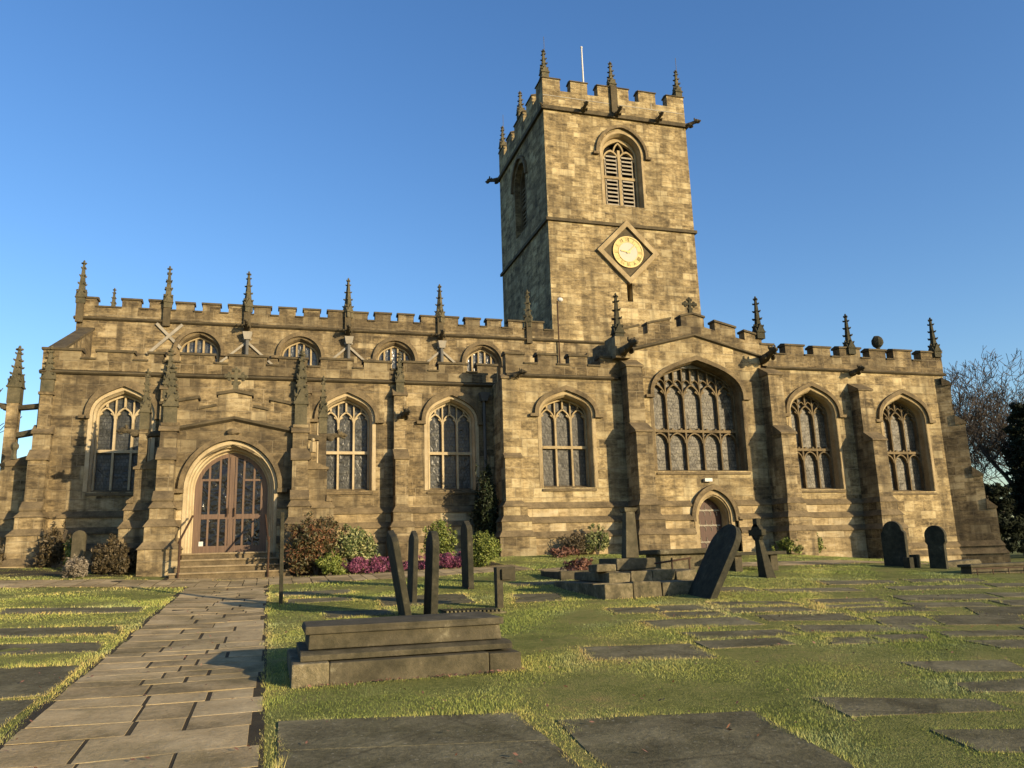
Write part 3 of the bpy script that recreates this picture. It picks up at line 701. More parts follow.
cb = MB(); cb.box(TX0, TX1, TY0-.015, TY0-.002, 23.60, 23.645); cb.box(TX1-1.9, TX1-1.86, TY0-.015, TY0-.002, 23.65, 23.952); sub(cb, 'lightning_conductor', 'flash')
for x_, y_ in ((TX0+.2, TY0+.2), (15.9, TY0+.15), (TX1-.2, TY0+.2), (TX0+.15, 37.3), (TX0+.2, TY1-.2), (TX1-.2, TY1-.2)):
    pin('tower', (x_, y_, 24.5 if x_ != 15.9 else 24.35), 1.0)
sh = MB(); sh.box(15.72, 16.06, TY0-.14, TY0-.01, 23.05, 24.6); sh.build('pinnacle_shaft', 'dark', church)
for x_, y_ in ((TX0+.2, TY0+.2), (TX1-.2, TY0+.2), (TX0+.2, TY1-.2)):
    q = MB(); q.tube([(x_+.06, y_, 26.0), (x_+.06, y_, 27.0)], .014, 5); q.build('lightning_rod', 'pipe', church)
fp = MB(); fp.tube([(15.12, 35.2, 23.3), (15.12, 35.2, 27.95)], [.06, .04], 8); fp.blob((15.12, 35.2, 28.0), .07, 8, 6); fp.build('flagpole', 'white', church)
for x_ in (14.15, 15.95, 18.2): gargoyle((x_, TY0-.05, 22.98), 0, .8)
gargoyle((TX1, TY0, 22.95), math.radians(45), .85); gargoyle((TX0, TY1, 22.95), math.radians(-135), 1.0); gargoyle((TX0, TY0, 22.95), math.radians(-45), .4)
# belfry window
cx, hw, sl_, sp, ap = BW
mb = MB(); Yg = TY0+.42
band(mb, outline(cx, hw-.1, sl_+.05, sp, ap-.12), outline(cx, hw-.2, sl_+.05, sp, ap-.26), Yg-.08, Yg+.1)
ow = .72; ih = hw-.2
mb.box(cx-.07, cx+.07, Yg-.08, Yg+.1, sl_, ap-.75); mb.box(cx-ih, cx+ih, Yg-.075, Yg+.095, 19.72, 19.86); mb.box(cx-ih, cx+ih, Yg-.076, Yg+.09, sl_, sl_+.12)
for s_ in (-1, 1):
    a = arch(cx+s_*ih/2, ih/2, 20.75, 21.3, 7); b = arch(cx+s_*ih/2, ih/2-.06, 20.75, 21.2, 7); band(mb, a, b, Yg-.06, Yg+.09)
a = arch(cx, .3, 21.15, 21.75, 7); b = arch(cx, .23, 21.15, 21.65, 7); band(mb, a, b, Yg-.05, Yg+.08)
bwn = mb.build('belfry_window', 'pale', church, 'two-light belfry opening with pale louvres')
s = MB(); L = [outline(cx, hw+.12, sl_, sp, ap+.12), outline(cx, hw+.12, sl_, sp, ap+.12), outline(cx, hw, sl_, sp, ap), outline(cx, hw-.08, sl_, sp, ap-.1), outline(cx, hw-.1, sl_, sp, ap-.12)]
loft(s, [[(x_, y_, z_) for x_, z_ in l] for l, y_ in zip(L, [TY0+.02, TY0-.015, TY0-.015, TY0+.2, TY0+.55])]); s.build('surround', 'pale', bwn)
h = MB(); band(h, arch(cx, hw+.36, sp-.1, ap+.42, 12), arch(cx, hw+.22, sp-.1, ap+.26, 12), TY0-.14, TY0+.01)
for s_ in (-1, 1): h.box(cx+s_*(hw+.2), cx+s_*(hw+.5), TY0-.15, TY0, sp-.22, sp-.095)
h.build('hood_mould', 'hood', bwn)
for s_ in (-1, 1):
    lv = MB(); xa, xb = cx+s_*ih/2-ih/2+.08, cx+s_*ih/2+ih/2-.08
    lv.box(xa, xa+.06, Yg-.02, Yg+.1, sl_+.12, 20.85); lv.box(xb-.06, xb, Yg-.02, Yg+.1, sl_+.12, 20.85)
    z_ = sl_+.16
    while z_ < 20.9:
        if not (19.66 < z_ < 19.9): lv.hexa([(xa+.06, Yg-.06, z_), (xb-.06, Yg-.06, z_), (xb-.06, Yg+.12, z_+.12), (xa+.06, Yg+.12, z_+.12)], [(xa+.06, Yg-.06, z_+.085), (xb-.06, Yg-.06, z_+.085), (xb-.06, Yg+.12, z_+.16), (xa+.06, Yg+.12, z_+.16)])
        z_ += .215
    lv.build('louvre', 'louvre', bwn)
for bb in ((cx-hw-.1, cx+hw+.1, Yg+.35, Yg+.4, 17.9, 22.3), (15.9, 16.35, TY0+.5, TY0+.55, 13.1, 14.3), (TX0+.6, TX0+.65, 36.2, 38.6, 17.9, 22.3)):
    vd = MB(); vd.box(*bb); vd.build('dark_interior', 'void', church)
# west belfry window (shaded side)
wb = MB(); band(wb, outline(37.4, .98, 18.1, 20.9, 21.97), outline(37.4, .82, 18.1, 20.9, 21.8), .3, .5); wb.box(37.33, 37.47, .3, .5, 18.1, 21.4); wb.box(36.6, 38.2, .32, .48, 19.65, 19.8)
for k in range(12): wb.box(36.6, 38.2, .36, .42, 18.2+k*.23, 18.3+k*.23)
wb.v = [(TX0+y_, x_, z_) for x_, y_, z_ in wb.v]; wbo = wb.build('belfry_window', 'hood', church)
h = MB(); band(h, arch(37.4, 1.32, 20.85, 22.4, 12), arch(37.4, 1.18, 20.85, 22.24, 12), -.14, .01); h.v = [(TX0+y_, x_, z_) for x_, y_, z_ in h.v]; h.build('hood_mould', 'hood', wbo)
# clock
ck = MB(); cz, ccx = 15.72, 16.12; R1, R2 = 1.62, 1.30
for k in range(4):
    a0, a1 = k*math.pi/2, (k+1)*math.pi/2
    o0, o1 = (ccx+R1*math.cos(a0), cz+R1*math.sin(a0)), (ccx+R1*math.cos(a1), cz+R1*math.sin(a1)); i0, i1 = (ccx+R2*math.cos(a0), cz+R2*math.sin(a0)), (ccx+R2*math.cos(a1), cz+R2*math.sin(a1))
    band(ck, [o0, o1], [i0, i1], TY0-.16, TY0-.01)
clk = ck.build('clock', 'pale', church, 'tower clock with gilt dial in a diamond stone frame')
bk = MB(); bk.prism([(ccx+1.35*math.cos(k*math.pi/2), cz+1.35*math.sin(k*math.pi/2)) for k in range(4)], TY0-.05, TY0-.012); bk.build('diamond_panel', 'dark', clk)
dl = MB(); n = 40; dl.prism([(ccx+.80*math.cos(2*math.pi*k/n), cz+.80*math.sin(2*math.pi*k/n)) for k in range(n)], TY0-.10, TY0-.052); dl.build('dial', 'clockback', clk)
M['dialcentre'] = plain('clock_centre', [(.44, .44, .36), (.52, .52, .44)], rough=.5, bump=.05)
dc = MB(); dc.prism([(ccx+.485*math.cos(2*math.pi*k/n), cz+.485*math.sin(2*math.pi*k/n)) for k in range(n)], TY0-.112, TY0-.102); dc.build('dial_centre', 'dialcentre', clk)
rg = MB()
A = [(ccx+.80*math.cos(2*math.pi*k/n), cz+.80*math.sin(2*math.pi*k/n)) for k in range(n+1)]
B = [(ccx+.74*math.cos(2*math.pi*k/n), cz+.74*math.sin(2*math.pi*k/n)) for k in range(n+1)]; band(rg, A, B, TY0-.125, TY0-.102)
A = [(ccx+.52*math.cos(2*math.pi*k/n), cz+.52*math.sin(2*math.pi*k/n)) for k in range(n+1)]
B = [(ccx+.49*math.cos(2*math.pi*k/n), cz+.49*math.sin(2*math.pi*k/n)) for k in range(n+1)]; band(rg, A, B, TY0-.123, TY0-.102)
NUM = {1: 'I', 2: 'II', 3: 'III', 4: 'IIII', 5: 'V', 6: 'VI', 7: 'VII', 8: 'VIII', 9: 'IX', 10: 'X', 11: 'XI', 12: 'XII'}
for hnum, txt in NUM.items():
    wtot = sum({'I': .05, 'V': .11, 'X': .11}[c] for c in txt); xx = -wtot/2; q = MB()
    for c in txt:
        if c == 'I': q.box(xx+.014, xx+.030, -.128, -.103, .54, .73); xx += .05
        else:
            for sg in (1, -1):
                if c == 'V': q.add([(xx+.055-.012, -.125, .55), (xx+.055+.012, -.125, .55), (xx+.055+sg*.045+.012, -.125, .72), (xx+.055+sg*.045-.012, -.125, .72), (xx+.055-.012, -.103, .55), (xx+.055+.012, -.103, .55), (xx+.055+sg*.045+.012, -.103, .72), (xx+.055+sg*.045-.012, -.103, .72)], [(0, 1, 2, 3), (4, 7, 6, 5), (0, 4, 5, 1), (1, 5, 6, 2), (2, 6, 7, 3), (3, 7, 4, 0)])
                else: q.add([(xx+.055-sg*.04-.012, -.125+.002*sg, .55), (xx+.055-sg*.04+.012, -.125+.002*sg, .55), (xx+.055+sg*.04+.012, -.125+.002*sg, .72), (xx+.055+sg*.04-.012, -.125+.002*sg, .72)], [(0, 1, 2, 3)])
            xx += .11
    q.xf(Matrix.Translation((ccx, TY0, cz)) @ Matrix.Rotation(2*math.pi*hnum/12, 4, 'Y')); rg.merge(q)
rg.build('numerals', 'gold', clk)
for nm_, ang, ln, wd, yo in (('hour_hand', 277, .40, .05, -.14), ('minute_hand', 45, .62, .032, -.155)):
    q = MB(); q.add([(-wd, yo, -.1), (wd, yo, -.1), (wd*.5, yo, ln), (-wd*.5, yo, ln), (-wd, yo+.012, -.1), (wd, yo+.012, -.1), (wd*.5, yo+.012, ln), (-wd*.5, yo+.012, ln)], [(0, 1, 2, 3), (4, 7, 6, 5), (0, 4, 5, 1), (1, 5, 6, 2), (2, 6, 7, 3), (3, 7, 4, 0)])
    q.xf(Matrix.Translation((ccx, TY0, cz)) @ Matrix.Rotation(math.radians(ang), 4, 'Y')); q.build(nm_, 'gold', clk)
# ------------------------------------------------------------------ porch
PD = (-1.13, 1.02, 1.9, 3.7, 4.82)
gab = [(-3.0, .9), (.72, .9), (.72, 5.38), (-1.13, 5.78), (-3.0, 5.38)]
w = MB(); wallface(w, gab, [outline(-1.13, 1.26, 1.3, 3.72, 5.0)], YP, YP+.5)
w.box(-3.0, -2.4, YP+.5, YA+.05, .9, 5.3); w.box(.12, .72, YP+.5, YA+.05, .9, 5.3); w.build('porch_wall', 'aisle', church)
s = MB(); L = []; ysq = []
for d, y_ in ((.26, YP+.02), (.26, YP-.015), (.17, YP-.015), (.15, YP+.12), (.11, YP+.13), (.09, YP+.26), (.05, YP+.27), (.02, YP+.42), (-.01, YP+.43), (-.01, YP+.6)):
    L.append(outline(-1.13, 1.02+d, 1.3, 3.7, 4.82+d*1.12)); ysq.append(y_)
loft(s, [[(x_, y_, z_) for x_, z_ in l] for l, y_ in zip(L, ysq)]); dsur = s
cx, hw, sl_, sp, ap = PD; Yd = YP+.45
mb = MB(); band(mb, outline(cx, hw-.01, sl_, sp, ap-.01), outline(cx, hw-.11, sl_, sp, ap-.13), Yd-.03, Yd+.05)
ih = hw-.1
az = lambda x_: arch_z(x_, cx, ih, sp, ap-.12)
for x_, ww in ((0, .065), (-.33, .028), (-.62, .028), (.33, .028), (.62, .028), (-.11, .03), (.11, .03), (-.86, .05), (.86, .05)):
    mb.box(cx+x_-ww, cx+x_+ww, Yd-.025, Yd+.045, sl_, az(cx+x_)-.01)
mb.box(cx-ih, cx+ih, Yd-.028, Yd+.048, sl_, sl_+.22); mb.box(cx-ih, cx+ih, Yd-.027, Yd+.047, 2.88, 3.02)
for x0_, x1_ in ((-.86, -.33), (.33, .86)): mb.box(cx+x0_, cx+x1_, Yd-.022, Yd+.04, 4.02 if False else 3.98, 4.04)
door = mb.build('door', 'wood', church, 'wide arched double door of brown timber bars and glass')
g = MB(); g.prism(outline(cx, hw-.05, sl_+.05, sp, ap-.07), Yd+.0, Yd+.015); g.build('glass', 'glass_door', door)
hd = MB(); hd.tube([(cx+.1, Yd-.08, 2.95), (cx+.1, Yd-.08, 3.2)], .018, 6); hd.tube([(cx-.1, Yd-.08, 2.95), (cx-.1, Yd-.08, 3.2)], .018, 6); hd.build('handle', 'iron', door)
nb = MB(); nb.box(cx-.84, cx-.72, Yd-.04, Yd-.031, 2.12, 2.25); nb.build('notice', 'white', door)
dsur.build('surround', 'cream', door)
h = MB(); band(h, arch(cx, 1.02+.40, 3.72, 4.82+.46, 14), arch(cx, 1.02+.27, 3.72, 4.82+.31, 14), YP-.13, YP+.01)
for s_ in (-1, 1): h.box(cx+s_*1.27, cx+s_*1.55, YP-.14, YP, 3.6, 3.715)
h.blob((cx, YP-.1, 5.36), (.2, .12, .1), 7, 5, .15)
h.build('hood_mould', 'hood', door)
# porch gable parapet
def pl(x_): return 5.80-abs(x_+1.13)*.21
q = MB(); qcs = []; q.prism([(-3.12, pl(-3.12)), (-1.13, 5.80), (.82, pl(.82)), (.82, pl(.82)+.42), (-1.13, 6.22), (-3.12, pl(-3.12)+.42)], YP-.03, YP+.33)
for a, b in [(-3.12, -2.15), (-1.6, -1.13), (-1.13, -.66), (-.12, .82)]:
    za, zb_ = pl(a)+.425, pl(b)+.425; q.prism([(a, za), (b, zb_), (b, zb_+.32), (a, za+.32)], YP-.028, YP+.328)
    e1 = .05 if a != -1.13 else 0; e2 = .05 if b != -1.13 else 0
    qc = MB(); qcs.append(qc); qc.prism([(a-e1, za+.324), (b+e2, zb_+.324), (b+e2, zb_+.41), (a-e1, za+.41)], YP-.09, YP+.38)
for a, b in [(-2.1, -1.65), (-.61, -.17)]:
    za, zb_ = pl(a)+.424, pl(b)+.424; qc = MB(); qcs.append(qc); qc.prism([(a, za), (b, zb_), (b, zb_+.07), (a, za+.07)], YP-.08, YP+.37)
pp = q.build('parapet', 'aisle', church, 'low gabled parapet over the porch'); [c_.build('coping', 'dark', pp) for c_ in qcs]
sc2 = MB()
for (xa, xb) in ((-3.05, -1.13), (-1.13, .78)):
    za, zb_ = pl(xa)-.02, pl(xb)-.02
    sc2.add([(xa, YP+.01, za-.1), (xa, YP-.12, za-.03), (xa, YP-.12, za+.03), (xa, YP+.01, za+.07), (xb, YP+.01, zb_-.1), (xb, YP-.12, zb_-.03), (xb, YP-.12, zb_+.03), (xb, YP+.01, zb_+.07)], [(0, 1, 5, 4), (1, 2, 6, 5), (2, 3, 7, 6), (3, 0, 4, 7)])
sc2.build('string_course', 'dark', church)
cross_finial(-1.13, YP+.15, 6.6, 1.05, 'spire')
sw = MB()
for x0_ in (-3.05, .42): sw.box(x0_, x0_+.36, YP+.34, YA-.05, 5.3, 6.0)
sw.build('parapet', 'aisle', church)
rf = MB(); rf.prism([(-2.7, 5.3), (-1.13, 5.75), (.45, 5.3), (.45, 5.2), (-2.7, 5.2)], YP+.35, YA-.03); rf.build('roof', 'lead', church)
plinth(-3.0, -2.42, YP, .9); plinth(.16, .72, YP, .9)
# angle buttresses with pinnacles: one facing south, one facing sideways, at each corner
def shaft_at(x, y, w_, z0, z1, mat='aisle', cap=True):
    sh = MB(); sh.box(x-w_/2, x+w_/2, y-w_/2, y+w_/2, z0, z1)
    if cap: sh.box(x-w_/2-.05, x+w_/2+.05, y-w_/2-.05, y+w_/2+.05, z1+.001, z1+.09)
    sh.build('pinnacle_shaft', mat, church)
def angle_corner(xs, xw, sg, Y, zs, zw, Ls, Lw, zi, zo, ti, to, wd_=.44, ws=.22, mat='aisle', inset=.35, tiers=((3.3, .08), (2.8, .17), (2.2, .28)), zb=.9):
    buttress(xs, Y, wd_, [(zs+.85, .22), (zs, Ls), (3.4, Ls+.2)], zb, mat, tiers=tiers)
    buttress(xw, Y+inset, wd_, [(zw, Lw), (3.4, Lw+.12)], zb, mat, face=sg*math.pi/2, tiers=tiers)
    shaft_at(xs, Y+.02, .34, zs+.6, zi, mat); pin('porch', (xs, Y+.02, zi+.09), (1.05, 1.05, ti))
    ox = xw+sg*(Lw-.14); shaft_at(ox, Y+inset, ws, zw+.05, zo, mat, False); pin('porch', (ox, Y+inset, zo), (.72*ws/.22, .72*ws/.22, to))
    q = MB(); q.tube([(xs, Y+.05, zo-.12), (ox, Y+inset, zo-.15)], [.1, .09], 6); q.build('strut', 'dark', church)
    gargoyle((ox+sg*.02, Y+inset, zo-.1), sg*math.pi/2, .75)
angle_corner(.76, .72, 1, YP, 4.55, 4.35, .5, .85, 5.5, 5.4, 1.22, .95)
angle_corner(-2.86, -3.0, -1, YP, 4.55, 4.35, .5, .72, 5.5, 5.45, .92, .95)
# niche statue on porch corner
ns = MB(); ns.tube([(1.12, YP-.3, 4.75), (1.12, YP-.3, 5.05)], [.1, .08], 7); ns.blob((1.12, YP-.3, 5.12), .06, 7, 5); ns.build('statue', 'pale', church, 'small worn statue in the corner of the porch buttress')
# aisle west corner
angle_corner(-6.92, -7.15, -1, YA, 4.95, 4.85, .48, .95, 7.0, 6.8, .8, 1.0, wd_=.5, ws=.33, inset=.5, tiers=((3.3, .12), (2.75, .25), (1.9, .35)))
q = MB(); q.tube([(-6.95, YA+.1, 5.9), (-7.95, YA+.5, 5.75)], [.11, .1], 6); q.build('strut', 'spire', church)
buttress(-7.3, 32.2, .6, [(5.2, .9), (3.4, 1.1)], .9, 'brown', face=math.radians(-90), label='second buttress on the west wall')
u = MB(); u.tube([(-7.55, YA-.5, 4.9), (-7.55, YA-.5, 5.2)], [.1, .05], 6); u.blob((-7.55, YA-.5, 5.3), (.12, .12, .14), 7, 5); u.build('finial', 'spire', church)
# long downpipe near the chapel corner
dp = MB(); dp.tube([(7.35, YA-.12, 1.6), (7.35, YA-.12, 7.2)], .055, 8); dpo = dp.build('downpipe', 'pipe', church)
hp = MB(); hp.hexa([(7.24, YA-.24, 7.15), (7.46, YA-.24, 7.15), (7.46, YA-.01, 7.15), (7.24, YA-.01, 7.15)], [(7.16, YA-.32, 7.45), (7.56, YA-.32, 7.45), (7.56, YA-.01, 7.45), (7.16, YA-.01, 7.45)]); hp.build('hopper', 'pipe', dpo)
dp = MB(); dp.tube([(12.25, YC-.1, 9.2), (12.25, YC-.1, 12.9)], .032, 6); dp.build('downpipe', 'iron', church)  # thin iron pole beside the tower that carries the lamp, no rain pipe
cam_ = MB(); cam_.blob((12.36, YC-.2, 12.95), (.14, .1, .1), 8, 6); cam_.build('floodlight', 'white', church)
# body of the church so that nothing is hollow from the sky side
# porch steps
stp = MB(); nos = MB()
for k in range(4): 
    z1 = 1.87-k*.17; nos.box(-2.35-k*.06, .09+k*.16, YP-.085-.36*(k+1), YP-.06-.36*k, z1+.001, z1+.05); stp.box(-2.32-k*.06, .06+k*.16, YP-.05-.36*(k+1), YP-.05-.36*k+(.0 if k else .5), .8, z1)
sto = stp.build('entrance_steps', 'hood', church, 'worn stone steps up to the porch door'); nos.build('tread', 'step', sto, bevel=.012)  # risers coloured darker than the treads, painting in the shade under the nosings

# handrails
def handrail(x, label, out):
    p = MB(); e = empty('handrail', (x, YP-1.4, gz(x, YP-1.4)), label, 'handrail', 'iron handrails at the porch steps')
    a, b = (x, YP-1.55), (x+out, YP-.1)
    p.tube([(x, YP-1.6, 2.18), (x+out, YP-.1, 2.95), (x+out, YP-.02, 2.95)], .03, 6); p.build('rail', 'iron', e)
    for yy, zt in ((YP-1.55, 2.2), (YP-1.35, 2.3)):
        q = MB(); q.tube([(x+.02, yy, 1.1), (x+.02, yy, zt)], .026, 6); q.build('post', 'iron', e)
    q = MB()
    for z_ in (1.35, 1.6, 1.85): q.tube([(x+.02, YP-1.55, z_), (x+.02, YP-1.35, z_)], .014, 5)
    q.build('rung', 'iron', e)
handrail(-2.3, 'rusty iron handrail on the left side of the church porch steps', .18)
handrail(-.06, 'rusty iron handrail on the right side of the church porch steps', -.1)

# ------------------------------------------------------------------ ground, path
EXC = []   # convex quads where no grass grows
def sheet(xs, ys, name, mat, dz=0.):
    X, Y = np.meshgrid(xs, ys); Z = gza(X, Y)+dz
    bump = (.006*np.sin(X*2.1+Y*.7)*np.sin(Y*1.7-X*.4)+.003*np.sin(X*5.3+1.2)*np.sin(Y*4.7)); Z = Z+bump*(Y < 26)
    V = np.stack([X.ravel(), Y.ravel(), Z.ravel()], 1); nx, ny = len(xs), len(ys)
    i = np.arange((ny-1)*(nx-1)); r, c = i//(nx-1), i % (nx-1); a = r*nx+c
    F = np.stack([a, a+1, a+nx+1, a+nx], 1)
    me = bpy.data.meshes.new(name); me.from_pydata(V.tolist(), [], F.tolist()); me.update(); me.materials.append(M[mat])
    me.polygons.foreach_set('use_smooth', [True]*len(me.polygons))
    o = bpy.data.objects.new(name, me); COL.objects.link(o); return o
def gzb(x, y): return float(gza(x, y)+(.006*np.sin(x*2.1+y*.7)*np.sin(y*1.7-x*.4)+.003*np.sin(x*5.3+1.2)*np.sin(y*4.7) if y < 26 else 0))
xs = np.concatenate([[-3000, -900, -300, -120, -60, -30, -18], np.arange(-12, 30, .25), [32, 36, 42, 55, 80, 150, 400, 1200, 3000]])
ys = np.concatenate([[-200, -60, -20, -8], np.arange(-3, 28, .25), [30, 35, 45, 60, 100, 200, 500, 1500, 4000]])
tag(sheet(xs, ys, 'ground', 'turf'), kind='structure')

def slabs_mesh(quads, name, mat, th=.09, lift=.012, bevel=.0015, kind=None, parent=None):
    """each quad: 4 (x,y) corners ccw or cw + tone; bevelled top"""
    vs, fs, tones = [], [], []
    for q, tone, dz in quads:
        c = np.mean(q, 0); area = sum(q[i][0]*q[(i+1) % 4][1]-q[(i+1) % 4][0]*q[i][1] for i in range(4))
        if area < 0: q = q[::-1]
        k = len(vs)
        for (sh, z_) in ((0, -th), (0, lift-bevel), (bevel, lift)):
            for x_, y_ in q:
                dx, dy = c[0]-x_, c[1]-y_; dd = math.hypot(dx, dy); f_ = sh*1.4/dd
                vs.append((x_+dx*f_, y_+dy*f_, gzb(x_, y_)+z_+dz)); tones.append(tone)
        for l in range(2):
            for i in range(4): fs.append((k+l*4+i, k+l*4+(i+1) % 4, k+(l+1)*4+(i+1) % 4, k+(l+1)*4+i))
        fs.append((k+8, k+9, k+10, k+11))
    V = np.array(vs); o0 = V.mean(0) if parent is None and kind is None else np.zeros(3)
    if kind is None: o0 = np.array([V[:, 0].mean(), V[:, 1].mean(), V[:, 2].min()])
    me = bpy.data.meshes.new(name); me.from_pydata((V-o0).tolist(), [], fs); me.update(); me.materials.append(M[mat])
    at = me.attributes.new('tone', 'FLOAT', 'POINT'); at.data.foreach_set('value', np.array(tones, dtype=np.float32))
    o = bpy.data.objects.new(name, me); COL.objects.link(o); o.location = o0
    if kind: o['kind'] = kind
    return o
# path flags
def run_path(x0, x1, y0, y1, edge=.0, alongx=False):
    quads = []; t = y0
    while t < y1:
        d = random.choice((.32, .4, .45, .52, .6, .28)); d = min(d, y1-t+.01); c = x0+random.uniform(-edge, edge)*.6
        xe = x1+random.uniform(-edge, edge)
        while c < xe-.12:
            wd = random.uniform(.4, 1.0)
            if xe-(c+wd) < .3: wd = xe-c
            g = .011; j = lambda: random.uniform(-.008, .008)
            if not alongx: g2 = random.uniform(.008, .03); g3 = random.uniform(.004, .014); q = [(c+g2, t+g3+j()), (c+wd-g2*.7, t+g3+j()), (c+wd-g2*.7, t+d-g3+j()), (c+g2, t+d-g3+j())]
            else: q = [(t+g+j(), c+g+j()), (t+g+j(), c+wd-g+j()), (t+d-g+j(), c+wd-g+j()), (t+d-g+j(), c+g+j())]
            quads.append((q, random.random(), random.uniform(-.0015, .0015)+.001)); c += wd
        t += d
    return quads
pq = run_path(-1.80, -.05, 2.0, 20.25, .05)
tag(slabs_mesh(pq, 'path', 'flag', kind='structure'), kind='structure'); EXC.append([(-1.84, 1), (-.02, 1), (-.02, 20.4), (-1.84, 20.4)])
pq = run_path(20.3, 22.3, -14, 6.6, .05, True) + run_path(18.9, 20.3, 6.62, 30, .08, True)
tag(slabs_mesh(pq, 'cross_path', 'flag', kind='structure'), kind='structure')
EXC += [[(-14, 20.25), (6.6, 20.25), (6.6, 22.35), (-14, 22.35)], [(6.6, 18.85), (30, 18.85), (30, 20.35), (6.6, 20.35)]]
# earth bed sheet below the flags
def dirt(q, name='path_bed'):
    xs_ = np.linspace(q[0], q[1], max(8, int((q[1]-q[0])*4))); ys_ = np.linspace(q[2], q[3], max(8, int((q[3]-q[2])*4)))
    tag(sheet(xs_, ys_, name, 'soil', .0085), kind='structure')
M['soil'] = plain('soil', [(.03, .024, .014), (.06, .048, .026), (.11, .09, .045)], fine=30)
dirt((-1.86, 0, 1, 20.4)); dirt((-14, 6.6, 20.27, 22.35)); dirt((-2.6, .7, 22.3, 24.3)); tag(slabs_mesh(run_path(-2.5, .6, 22.32, 23.2, .03), 'cross_path', 'flag', kind='structure'), kind='structure'); dirt((6.6, 30, 18.82, 20.36))
# flower bed soil against the walls
dirt((.72, 6.4, 22.36, 27.9), 'flower_bed'); dirt((6.4, 7.6, 26.0, 27.9), 'flower_bed'); dirt((-7.5, -3.2, 23.4, 27.8), 'flower_bed'); EXC.append([(.72, 22.36), (6.4, 22.36), (6.4, 28), (.72, 28)]); EXC.append([(-3.4, 22.3), (.9, 22.3), (.9, 26), (-3.4, 26)])

